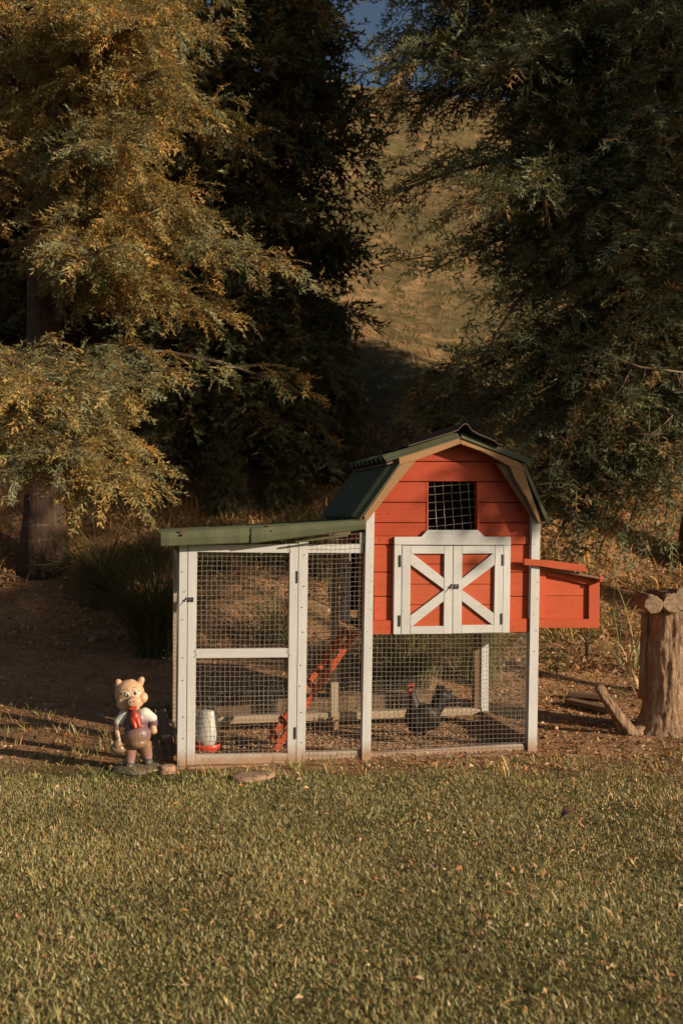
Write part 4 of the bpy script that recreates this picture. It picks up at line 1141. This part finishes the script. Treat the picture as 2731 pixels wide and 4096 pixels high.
# fallen leaves one can pick out on the lawn
def fallen_leaf(px, py, s, lab, c, seed):
    p = ground_pt(px, py); rr = random.Random(seed)
    nL = 7; V_ = []
    for i in range(nL):
        u = i / (nL - 1); wv = s * 0.34 * math.sin(math.pi * min(1, u * 0.92 + 0.06)) * (1 + 0.3 * (-1) ** i); z = 0.025 + s * 0.22 * math.sin(u * 3.0) + rr.uniform(0, .004)
        V_ += [(s * (u - .5), -wv, z + wv * 0.5), (s * (u - .5), 0, z), (s * (u - .5), wv, z + wv * 0.6)]
    F_ = []
    for i in range(nL - 1):
        a = 3 * i; F_ += [(a, a + 3, a + 4, a + 1), (a + 1, a + 4, a + 5, a + 2)]
    o = mesh('fallen_leaf', V_, F_, simple('fallen_leaf_%d' % seed, c, 0.7, 0.3, 60), None, smooth=True)
    o.location = p; o.rotation_euler = (rr.uniform(-.2, .2), rr.uniform(-.2, .2), rr.uniform(0, 3))
    tag(o, lab, 'leaf', 'fallen leaves on the lawn')
fallen_leaf(2280, 3292, 0.085, 'large curled dark brown leaf on the lawn right of the coop', (0.16, 0.07, 0.05), 1)
fallen_leaf(1735, 3505, 0.05, 'pale pinkish leaf on the lawn straight below the house doors', (0.42, 0.25, 0.18), 2)
fallen_leaf(1495, 3175, 0.028, 'tan leaf on the grass just in front of the middle post', (0.40, 0.26, 0.14), 3)
fallen_leaf(1880, 3315, 0.025, 'small cream leaf in the middle of the lawn below the nest box', (0.5, 0.38, 0.26), 4)
fallen_leaf(1208, 3330, 0.026, 'narrow brown leaf in the grass below the run door hinge', (0.25, 0.12, 0.07), 5)
fallen_leaf(2145, 3385, 0.03, 'orange leaf beside the large dark leaf on the lawn', (0.5, 0.2, 0.08), 6)
fallen_leaf(2645, 4035, 0.03, 'orange leaf in the bottom right corner of the lawn', (0.48, 0.22, 0.09), 7)
fallen_leaf(1655, 3815, 0.02, 'tiny pink leaf near the bottom middle of the lawn', (0.5, 0.28, 0.2), 8)
fallen_leaf(620, 3140, 0.03, 'orange leaf in the grass below the pig statue', (0.42, 0.2, 0.08), 9)

# grass tussocks with long arching blades
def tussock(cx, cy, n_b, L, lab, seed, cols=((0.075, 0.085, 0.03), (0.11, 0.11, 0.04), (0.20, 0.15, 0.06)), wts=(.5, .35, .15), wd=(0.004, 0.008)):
    r = np.random.RandomState(seed)
    base_ = np.array([0, 0, 0.0])
    P_ = np.stack([r.normal(0, 0.07, n_b), r.normal(0, 0.07, n_b), np.zeros(n_b) - 0.02], 1)
    az = r.uniform(0, 2 * np.pi, n_b)
    V_, F_, C_ = blades(P_, r.uniform(0.6, 1.1, n_b) * L, r.uniform(*wd, n_b), az, r.uniform(0.05, 0.6, n_b), r.uniform(0.6, 1.9, n_b), lerp_cols(r, n_b, cols, wts), r, 6)
    o = np_mesh('grass_tussock', V_, F_, GRASS, col=C_); o.location = (cx, cy, float(T(cx, cy)))
    tag(o, lab, 'grass tussock'); return o
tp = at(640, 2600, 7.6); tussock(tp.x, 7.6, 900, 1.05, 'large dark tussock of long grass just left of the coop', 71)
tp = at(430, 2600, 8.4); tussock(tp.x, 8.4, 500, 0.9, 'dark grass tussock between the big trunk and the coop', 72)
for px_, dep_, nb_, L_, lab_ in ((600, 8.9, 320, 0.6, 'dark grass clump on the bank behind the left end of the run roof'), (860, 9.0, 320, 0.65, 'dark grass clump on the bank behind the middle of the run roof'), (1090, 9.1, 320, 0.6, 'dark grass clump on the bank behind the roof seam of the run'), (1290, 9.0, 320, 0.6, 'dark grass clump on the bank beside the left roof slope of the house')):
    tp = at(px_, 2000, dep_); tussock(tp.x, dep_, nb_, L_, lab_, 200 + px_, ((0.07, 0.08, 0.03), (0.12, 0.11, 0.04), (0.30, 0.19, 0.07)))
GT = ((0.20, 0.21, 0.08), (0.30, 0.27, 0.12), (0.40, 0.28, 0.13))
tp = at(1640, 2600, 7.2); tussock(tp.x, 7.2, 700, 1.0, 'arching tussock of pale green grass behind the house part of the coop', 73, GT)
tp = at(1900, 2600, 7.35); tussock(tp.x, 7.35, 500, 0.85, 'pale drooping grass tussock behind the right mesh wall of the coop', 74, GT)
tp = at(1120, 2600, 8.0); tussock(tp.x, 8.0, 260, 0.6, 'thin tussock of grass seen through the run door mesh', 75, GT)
tp = ground_pt(2525, 2700); tussock(tp.x, tp.y, 26, 0.75, 'few tall green grass stems beside the stump', 76, ((0.20, 0.24, 0.08), (0.28, 0.26, 0.11), (0.28, 0.26, 0.11)), (.5, .3, .2), (0.006, 0.012))
# broad leaved plants on the bank
def leafy(cx, cy, H, nl, lab, seed, col=(0.10, 0.13, 0.045)):
    r = random.Random(seed); t_ = thing('leafy_plant', lab, 'plant', (cx, cy, float(T(cx, cy))), 0)
    st_ = MB()
    lm = simple('plant_leaf_%d' % seed, col, 0.55, 0.2, 12)
    for s in range(3):
        az = r.uniform(0, 6.28); ln = r.uniform(0.1, 0.35); pts = [Vector((math.cos(az) * ln * u * u * H, math.sin(az) * ln * u * u * H, H * u * r.uniform(.8, 1.0))) for u in (0, .25, .5, .75, 1)]
        st_.tube(pts, [0.006, 0.005, 0.004, 0.003, 0.002], 5)
        for k in range(nl):
            u = 0.25 + 0.75 * k / nl; i = min(3, int(u * 4)); p = pts[i].lerp(pts[i + 1], u * 4 - i)
            a = k * 2.4 + s; L = r.uniform(0.08, 0.15); dv = Vector((math.cos(a), math.sin(a), 0.25)); sd = Vector((-math.sin(a), math.cos(a), 0)) * L * 0.22
            mesh('leaf', [p, p + dv * L * .45 + sd, p + dv * L + Vector((0, 0, -L * .3)), p + dv * L * .45 - sd, p + dv * L * .5 + Vector((0, 0, -L * .06))], [(0, 4, 1), (1, 4, 2), (2, 4, 3), (3, 4, 0)], lm, t_)
    st_.build('stem', BARK, t_)
for i, (px, dep, H, lab) in enumerate(((1130, 8.9, 0.75, 'tall broad leaved plant on the bank above the run roof'), (820, 8.9, 0.55, 'broad leaved plant between the tussock and the run roof'), (980, 9.2, 0.6, 'leafy plant low on the bank above the middle of the run roof'),
                                       (2350, 8.0, 0.45, 'leafy weed on the bank above the nest box'), (1320, 8.6, 0.7, 'leafy weed growing behind the run beside the house'), (2480, 8.4, 0.4, 'leafy weed on the bank left of the stump top'), (2230, 7.4, 0.3, 'small leafy weed below the nest box'))):
    q0 = at(px, 2000, dep); leafy(q0.x, dep, H, 7, lab, 80 + i, (0.12, 0.14, 0.05) if i % 2 else (0.18, 0.17, 0.06))

# ------------------------------------------------------------------ conifers
def spray_template(seed, cones, nT=5, sub=2, lw=0.0125, Ln=0.24):
    """flat drooping fan of scale leaves, axis +X; triangles"""
    r = np.random.RandomState(seed); tris = []; cl = []
    def leafl(p, d, l, w_, kind):
        d = d / np.linalg.norm(d); s = np.cross(d, [0, 0, 1.0]); s = s / (np.linalg.norm(s) + 1e-6)
        s = s * np.cos(r.uniform(-1, 1)) + np.array([0, 0, 1]) * r.uniform(-.8, .8)
        tris.append([p - s * w_ * .5, p + s * w_ * .5, p + d * l]); cl.append(kind)
    for i in range(nT):
        u = (i + 0.5) / nT
        p = np.array([u * Ln, r.normal(0, .006), -0.05 * u * u + r.normal(0, .006)])
        leafl(p - np.array([.012, 0, 0]), np.array([1, 0, -.2]), 0.05 * Ln / 0.24, lw, 0)
        for sd in (-1, 1):
            tl = 0.095 * (1 - 0.60 * u) * r.uniform(.7, 1.25) * Ln / 0.24; a = sd * r.uniform(.5, .95)
            dv = np.array([np.cos(a), np.sin(a), r.normal(-.05, .3)])
            leafl(p, dv, tl, lw, 0)
            for k in range(sub):
                q_ = p + dv * tl * (0.3 + .55 * k / sub)
                a2 = a + (1 if (k + i) % 2 else -1) * r.uniform(.4, .85)
                leafl(q_, np.array([np.cos(a2), np.sin(a2), r.normal(-.05, .4)]), 0.034 * r.uniform(.7, 1.3) * Ln / 0.24, lw, 0)
            if cones and r.rand() < 0.75:
                q_ = p + dv * tl * r.uniform(.3, 1) + np.array([0, 0, -.004])
                leafl(q_, r.normal(0, 1, 3), 0.014, 0.014, 1)
    return np.array(tris), np.array(cl)
TPL = [spray_template(s, False) for s in range(5)]; TPLC = [spray_template(s + 10, True) for s in range(5)]
TPLG = [spray_template(s + 30, False, 3, 0, 0.05, 0.36) for s in range(4)]
TPLF = [spray_template(s + 20, False, 5, 1, 0.022, 0.30) for s in range(5)]
def make_foliage(P_, Dv, Sc, cols, conecol, rng, tpls):
    """instances of templates baked to one mesh"""
    Vs, Cs = [], []
    which = rng.randint(0, len(tpls), len(P_))
    for k, (tr, cl) in enumerate(tpls):
        idx = np.where(which == k)[0]
        if not len(idx): continue
        d = Dv[idx]; d = d / np.linalg.norm(d, axis=1, keepdims=True)
        up = np.tile(np.array([0, 0, 1.0]), (len(idx), 1)) + rng.normal(0, .45, (len(idx), 3))
        s = np.cross(up, d); s /= np.linalg.norm(s, axis=1, keepdims=True) + 1e-9
        u = np.cross(d, s)
        M = np.stack([d, s, u], 1) * Sc[idx][:, None, None]        # rows
        v = tr.reshape(-1, 3)
        W = np.einsum('vi,nij->nvj', v, M) + P_[idx][:, None, :]
        Vs.append(W.reshape(-1, 3))
        c = np.repeat(cols[idx][:, None, :], len(v), 1)
        cm = np.repeat(cl, 3) == 1
        if cm.any(): c[:, cm, :] = np.array(conecol) * rng.uniform(.7, 1.2, (len(idx), 1, 1))
        lj = rng.uniform(.8, 1.2, (len(idx), len(tr)))
        c = c * np.repeat(lj, 3, axis=1)[:, :, None]
        Cs.append(c.reshape(-1, 3))
    V_ = np.concatenate(Vs); C_ = np.concatenate(Cs)
    return V_, np.arange(len(V_)).reshape(-1, 3), C_
def limb_path(p, az, L, el0, droop, n, rng):
    pts = [np.array(p, float)]; el = el0; a = az
    for i in range(n):
        d = np.array([math.cos(a) * math.cos(el), math.sin(a) * math.cos(el), math.sin(el)])
        pts.append(pts[-1] + d * L / n); el -= droop / n; a += rng.normal(0, .09)
    return np.array(pts)
def conifer(name, label, base_, H, rad_, seed, limbs, greens, gw, cone=None, conecol=(0.42, 0.22, 0.05), extra=(), z0=1.2, spray=1.0, dens=1.0, trunk_r=0.16, bark=BARK, azr=(0, 2 * math.pi), top_taper=0.75, group='conifers behind the coop', sub_n=15, el=(0.0, 0.45), cull=None, tint_noise=True, tpls=None):
    rng = np.random.RandomState(seed)
    bz = float(T(base_[0], base_[1]))
    t_ = thing(name, label, 'tree', (base_[0], base_[1], bz), 0, group)
    nn = 14; tp_ = [(0.04 * H * 0.2 * math.sin(i * .7 + seed) * (i / nn), 0.03 * math.cos(i * .9), H * i / nn - 0.1) for i in range(nn + 1)]
    tr_r = [trunk_r * (1 - 0.9 * i / nn) * (1.35 if i == 0 else 1) + 0.008 for i in range(nn + 1)]
    MB().tube(tp_, tr_r, 18).build('trunk', bark, t_, smooth=True)
    LB = MB(); P_, Dv, Sc, cid = [], [], [], []
    jobs = []
    for i in range(limbs):
        z = z0 + (H - z0) * (i + rng.rand()) / limbs
        f_ = (z - z0) / (H - z0); L = rad_ * (1 - top_taper * f_) * rng.uniform(.72, 1.12) * (0.8 + 0.2 * min(1, f_ * 5))
        az = azr[0] + (azr[1] - azr[0]) * ((i * 0.618034) % 1.0) + rng.normal(0, .2)
        jobs.append((z, az, L, rng.uniform(*el), rng.uniform(.3, 1.1), 1.0))
    for (z, az, L, e0, dr, dn) in list(extra): jobs.append((z, az, L, e0, dr, dn))
    for (z, az, L, e0, dr, dn) in jobs:
        path = limb_path((0, 0, z), az, L, e0, dr, 8, rng)
        LB.tube(path, [0.006 + 0.030 * (L / 2.0) * (1 - i / 8) for i in range(9)], 5, False)
        ns = max(5, int(sub_n * L / 1.8 * dn))
        hue = rng.rand()
        for k in range(ns):
            u = 0.18 + 0.82 * (k + rng.rand() * .8) / ns; u = min(u, 0.999)
            i = int(u * 8); p = path[i] + (path[i + 1] - path[i]) * (u * 8 - i); d = path[i + 1] - path[i]; d /= np.linalg.norm(d)
            a0 = math.atan2(d[1], d[0]) + (1 if k % 2 else -1) * rng.uniform(.3, 1.05)
            sl_ = (0.20 + 0.34 * L / 1.8 * (1 - u * .65)) * rng.uniform(.75, 1.25)
            sp_ = limb_path(p, a0, sl_, rng.uniform(-.25, .5), rng.uniform(.5, 1.5), 4, rng)
            LB.tube(sp_, [0.0045, 0.004, 0.003, 0.002, 0.0015], 3, False)
            m = max(3, int(sl_ / 0.075 * dens))
            for j in range(m):
                v = (j + rng.rand()) / m * 3.999; ii = int(v); q_ = sp_[ii] + (sp_[ii + 1] - sp_[ii]) * (v - ii); dd = sp_[ii + 1] - sp_[ii]; dd = dd / np.linalg.norm(dd)
                ang = rng.normal(0, .75); c_, s_ = math.cos(ang), math.sin(ang)
                dd = np.array([dd[0] * c_ - dd[1] * s_, dd[0] * s_ + dd[1] * c_, dd[2] * .6 + rng.normal(-.12, .3)])
                if cull is not None and cull(q_[0] + base_[0], q_[1] + base_[1], q_[2] + bz): continue
                P_.append(q_); Dv.append(dd); Sc.append(spray * rng.uniform(.65, 1.2)); cid.append(hue)
    LB.build('branches', bark, t_)
    P_ = np.array(P_); Dv = np.array(Dv); Sc = np.array(Sc); cid = np.array(cid)
    cols = lerp_cols(rng, len(P_), greens, gw) * (0.8 + 0.4 * cid)[:, None]
    if cone:
        cn = vnoise(P_[:, 0] + P_[:, 1] * .7, P_[:, 2], 0.5, 90 + seed % 5) + rng.normal(0, .35, len(P_))
        cn = cn + 0.35 * np.clip((P_[:, 2] - 3.6) / 2.0, -1, 1)
        isC = cn > (1 - 2 * cone)
        V1_, F1_, C1_ = make_foliage(P_[isC], Dv[isC], Sc[isC], cols[isC] * np.array([1.25, 1.03, .8]), conecol, rng, TPLC)
        V2_, F2_, C2_ = make_foliage(P_[~isC], Dv[~isC], Sc[~isC], cols[~isC], conecol, rng, TPL)
        V_, F_, C_ = cat([(V1_, F1_, C1_), (V2_, F2_, C2_)])
    else:
        V_, F_, C_ = make_foliage(P_, Dv, Sc, cols, conecol, rng, tpls or TPL)
    o = np_mesh('foliage', V_, F_, LEAF, t_, col=C_); o['kind'] = 'stuff'
    print(name, label[:30], 'sprays', len(P_), 'tris', len(F_))
    return t_
def az_to(bx_, by_, tx, ty): return math.atan2(ty - by_, tx - bx_)
def limb_to(base_, px, py, depth, zoff, el0, dn=1.3, dr=0.6):
    """a limb of a tree whose tip reaches the given place"""
    p = at(px, py, depth); bz = float(T(base_[0], base_[1])); dx, dy = p.x - base_[0], p.y - base_[1]
    L = math.hypot(dx, dy) * 1.08; return (p.z - bz + zoff, math.atan2(dy, dx), L, el0, dr, dn)
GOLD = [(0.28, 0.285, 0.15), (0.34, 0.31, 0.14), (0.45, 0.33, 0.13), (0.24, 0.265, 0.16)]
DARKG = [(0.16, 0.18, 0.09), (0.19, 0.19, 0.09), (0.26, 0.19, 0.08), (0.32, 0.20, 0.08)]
pA = at(172, 2500, 8.9); bA = (pA.x, 8.9)
exA = [limb_to(bA, 640, 1760, 6.9, 0.15, 0.15, 1.9), limb_to(bA, 560, 1560, 7.0, 0.1, 0.25, 1.7), limb_to(bA, 380, 1500, 6.8, 0.1, 0.2, 1.7), limb_to(bA, 420, 1900, 6.7, 0.35, 0.1, 1.8), limb_to(bA, 120, 1800, 6.6, 0.3, 0.1, 2.2), limb_to(bA, 20, 1600, 7.0, 0.3, 0.1, 2.2),
       limb_to(bA, 250, 1700, 6.6, 0.3, 0.2, 2.1), limb_to(bA, 150, 1950, 6.6, 0.4, 0.1, 2.0), limb_to(bA, 880, 980, 7.4, 0.3, 0.1, 1.6), limb_to(bA, 860, 1240, 7.9, 0.25, 0.1, 1.5), limb_to(bA, 1180, 1500, 8.6, 0.2, 0.1, 0.5)]
for k in range(22):
    exA.append(limb_to(bA, 230 + (690 - 12 * k) * ((k * 0.618) % 1.0), 30 + 54 * k, 7.3 + 0.6 * ((k * 0.37) % 1.0), 0.2, 0.15, 2.0))
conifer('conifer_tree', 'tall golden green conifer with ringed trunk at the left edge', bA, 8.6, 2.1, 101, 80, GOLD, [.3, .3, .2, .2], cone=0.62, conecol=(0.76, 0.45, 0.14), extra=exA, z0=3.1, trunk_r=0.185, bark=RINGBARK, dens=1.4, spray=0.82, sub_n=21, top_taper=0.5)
bC = (at(940, 1500, 10.9).x, 10.9)
exC = [limb_to(bC, 1170 + 22 * k_i, -60 + 50 * ((k_i * 2) % 5), 10.5, -0.1, 0.2, 1.3, 0.5) for k_i in range(5)] + [limb_to(bC, 1260, 90, 10.6, 0.0, 0.1, 1.3), limb_to(bC, 1400, 350, 10.6, 0.0, 0.1, 1.4), limb_to(bC, 1450, 560, 10.6, 0.0, 0.1, 1.0), limb_to(bC, 1360, 1050, 10.5, 0.3, 0.1, 0.9), limb_to(bC, 1330, 1300, 10.3, 0.4, 0.1, 0.9)]
for k in range(16):
    exC.append(limb_to(bC, 620 + 780 * ((k * 0.618) % 1.0), 1300 + 38 * k, 9.7 + 0.6 * ((k * 0.37) % 1.0), 0.4, 0.1, 1.2, 0.9))
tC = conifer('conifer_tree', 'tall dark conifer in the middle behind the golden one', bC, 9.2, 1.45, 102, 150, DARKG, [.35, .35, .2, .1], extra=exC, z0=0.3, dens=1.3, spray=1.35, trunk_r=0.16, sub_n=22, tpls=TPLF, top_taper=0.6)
bB = (at(2800, 2000, 9.8).x, 9.8)
exB = [limb_to(bB, 1660, 560, 9.0, 0.0, 0.1, 1.5), limb_to(bB, 1690, 780, 8.8, 0.35, 0.05, 1.4), limb_to(bB, 1640, 1180, 8.8, 0.75, 0.0, 0.5, 1.1), limb_to(bB, 1780, 900, 8.7, 0.4, 0.0, 0.8), limb_to(bB, 1950, 120, 8.6, -0.3, 0.5, 1.6, 0.1), limb_to(bB, 1760, 1500, 8.9, 0.6, 0.0, 1.5)]
exB += [limb_to(bB, 1640 + 40 * k_i, -120 + 55 * ((k_i * 3) % 7), 9.2, -0.2, 0.3, 1.5, 0.4) for k_i in range(9)] + [limb_to(bB, 1600, 230, 9.2, -0.1, 0.2, 1.0), limb_to(bB, 1640, 330, 9.1, 0.0, 0.2, 1.4), limb_to(bB, 1720, 130, 9.0, 0.0, 0.2, 1.4), limb_to(bB, 1780, 280, 9.0, 0.0, 0.2, 1.4), limb_to(bB, 1800, 1420, 9.0, 0.5, 0.0, 0.7), limb_to(bB, 1850, 1600, 9.0, 0.5, 0.0, 1.2)]
for k in range(30):
    exB.append(limb_to(bB, 2040 + 710 * ((k * 0.618) % 1.0), 40 + 58 * k, 8.2 + 0.9 * ((k * 0.37) % 1.0), 0.3, 0.1, 1.8, 0.9))
for k in range(26):
    exB.append(limb_to(bB, 2030 + 710 * ((k * 0.618) % 1.0), 1560 + 17 * k, 8.2 + 1.0 * ((k * 0.37) % 1.0), 0.5, 0.0, 0.95, 1.2))
tB = conifer('conifer_tree', 'wide dark conifer with drooping branches on the right behind the house', bB, 8.8, 2.1, 103, 90, DARKG + [(0.30, 0.32, 0.18)], [.3, .25, .1, .1, .25], extra=exB, z0=1.5, dens=0.95, spray=1.18, trunk_r=0.17, sub_n=17, top_taper=0.55)  # the extra paler green paints sunlit sprays into the foliage colour
def dead_limb(tree, pts, r0):
    P_ = [at(*p) - tree.location for p in pts]
    m = MB(); n_ = len(P_); m.tube(P_, [r0 * (1 - .7 * i / (n_ - 1)) for i in range(n_)], 6)
    rd = random.Random(len(pts) * 7 + int(pts[0][0]))
    for i in range(1, n_):
        for k in range(3):
            a = P_[i - 1].lerp(P_[i], rd.random()); q = [a]
            dv = Vector((rd.uniform(-.5, .5), rd.uniform(-.2, .2), -1)) * rd.uniform(.08, .22)
            q += [a + dv * .5 + Vector((rd.uniform(-.02, .02), 0, 0)), a + dv]
            m.tube(q, [r0 * .3, r0 * .22, r0 * .1], 4)
    m.build('dead_limb', DEADW, tree, smooth=True)
DEADW = simple('bare_dead_wood', (0.28, 0.19, 0.12), 0.8, 0.3, 30)
dead_limb(tB, [(2330, 1370, 8.6), (2400, 1405, 8.5), (2480, 1440, 8.4), (2560, 1470, 8.3), (2640, 1478, 8.3), (2740, 1490, 8.4)], 0.018)
dead_limb(tB, [(2520, 1480, 8.4), (2490, 1540, 8.3), (2455, 1590, 8.3), (2440, 1650, 8.3), (2410, 1710, 8.3)], 0.010)
dead_limb(tB, [(2540, 1735, 8.3), (2600, 1738, 8.3), (2650, 1700, 8.3), (2690, 1660, 8.3)], 0.010)
bD = (at(2380, 1000, 12.6).x, 12.6)
conifer('conifer_tree', 'dark conifer standing behind the wide right hand one', bD, 9.6, 1.35, 104, 120, DARKG, [.35, .35, .2, .1], z0=2.0, dens=1.1, spray=1.35, sub_n=20, tpls=TPLF, top_taper=0.35)
bE = (at(2720, 1000, 11.6).x, 11.6)
tE = conifer('conifer_tree', 'conifer partly cut by the right edge of the picture', bE, 9.4, 1.9, 105, 130, DARKG, [.35, .35, .2, .1], z0=1.2, dens=1.1, spray=1.4, sub_n=16, tpls=TPLF, top_taper=0.6)
def copy_tree(src, x, y, rz, s, label, group):
    c = src.copy(); COL.objects.link(c); c.location = (x, y, float(T(x, y)) - 0.05); c.rotation_euler = (0, 0, rz); c.scale = (s, s, s)
    c['label'] = label; c['group'] = group
    for ch in list(src.children):
        d = ch.copy(); COL.objects.link(d); d.parent = c
    return c
# trees of the same grove that stand outside the picture and shade it
g1 = 'conifers behind the coop'
pX = at(330, 1000, 12.8); copy_tree(tC, pX.x, 12.8, 2.1, 0.95, 'dark conifer hidden behind the tall golden one at the left', g1)
pX = at(1330, 1750, 10.3); copy_tree(tC, pX.x, 10.3, 0.7, 0.2, 'young dark conifer added to darken the shaded bank above the left slope of the house roof', g1)  # added conifer, stands in for shade on the grassy slope
for px_, dep_, sc_l, lab_ in ((640, 9.9, 0.17, 'small dark bushy conifer on the bank right of the big trunk'), (900, 9.7, 0.15, 'small dark bushy conifer on the bank above the run roof'), (1140, 9.9, 0.17, 'small dark bushy conifer on the bank left of the house roof')):
    pX = at(px_, 1700, dep_); copy_tree(tC, pX.x, dep_, px_ * 0.01, sc_l, lab_, g1)
pX = at(1760, 1650, 10.6); copy_tree(tC, pX.x, 10.6, 3.7, 0.12, 'young dark conifer added to darken the shaded bank right above the ridge of the house', g1)  # extra small conifer added to darken the slope where shade lies
g2 = 'conifers of the grove beside the picture'
tG = conifer('conifer_tree', 'conifer of the grove to the right of the stump', (7.3, 6.7), 11.5, 1.95, 107, 92, DARKG, [.35, .35, .2, .1], z0=4.5, dens=0.65, spray=1.5, sub_n=14, tpls=TPLG, top_taper=0.5, group=g2)
copy_tree(tG, 8.8, 8.8, 2.4, 1.1, 'conifer farther back in the grove on the right', g2)
copy_tree(tE, -5.6, 11.5, 4.1, 1.05, 'conifer behind and left of the golden one', g2)
conifer('conifer_tree', 'small high crowned conifer at the near right side of the lawn', (9.3, 3.4), 6.2, 1.2, 106, 22, DARKG, [.35, .35, .2, .1], z0=4.6, dens=0.8, spray=1.4, sub_n=14, tpls=TPLG, trunk_r=0.09,
        extra=[(4.5, math.atan2(-.9, -.44), 2.0, 0.1, 0.4, 2.2), (4.9, math.atan2(-.9, -.2), 1.9, 0.1, 0.3, 2.0), (4.3, math.atan2(-.9, -.6), 2.0, 0.1, 0.3, 2.0)], group=g2)
print('done')
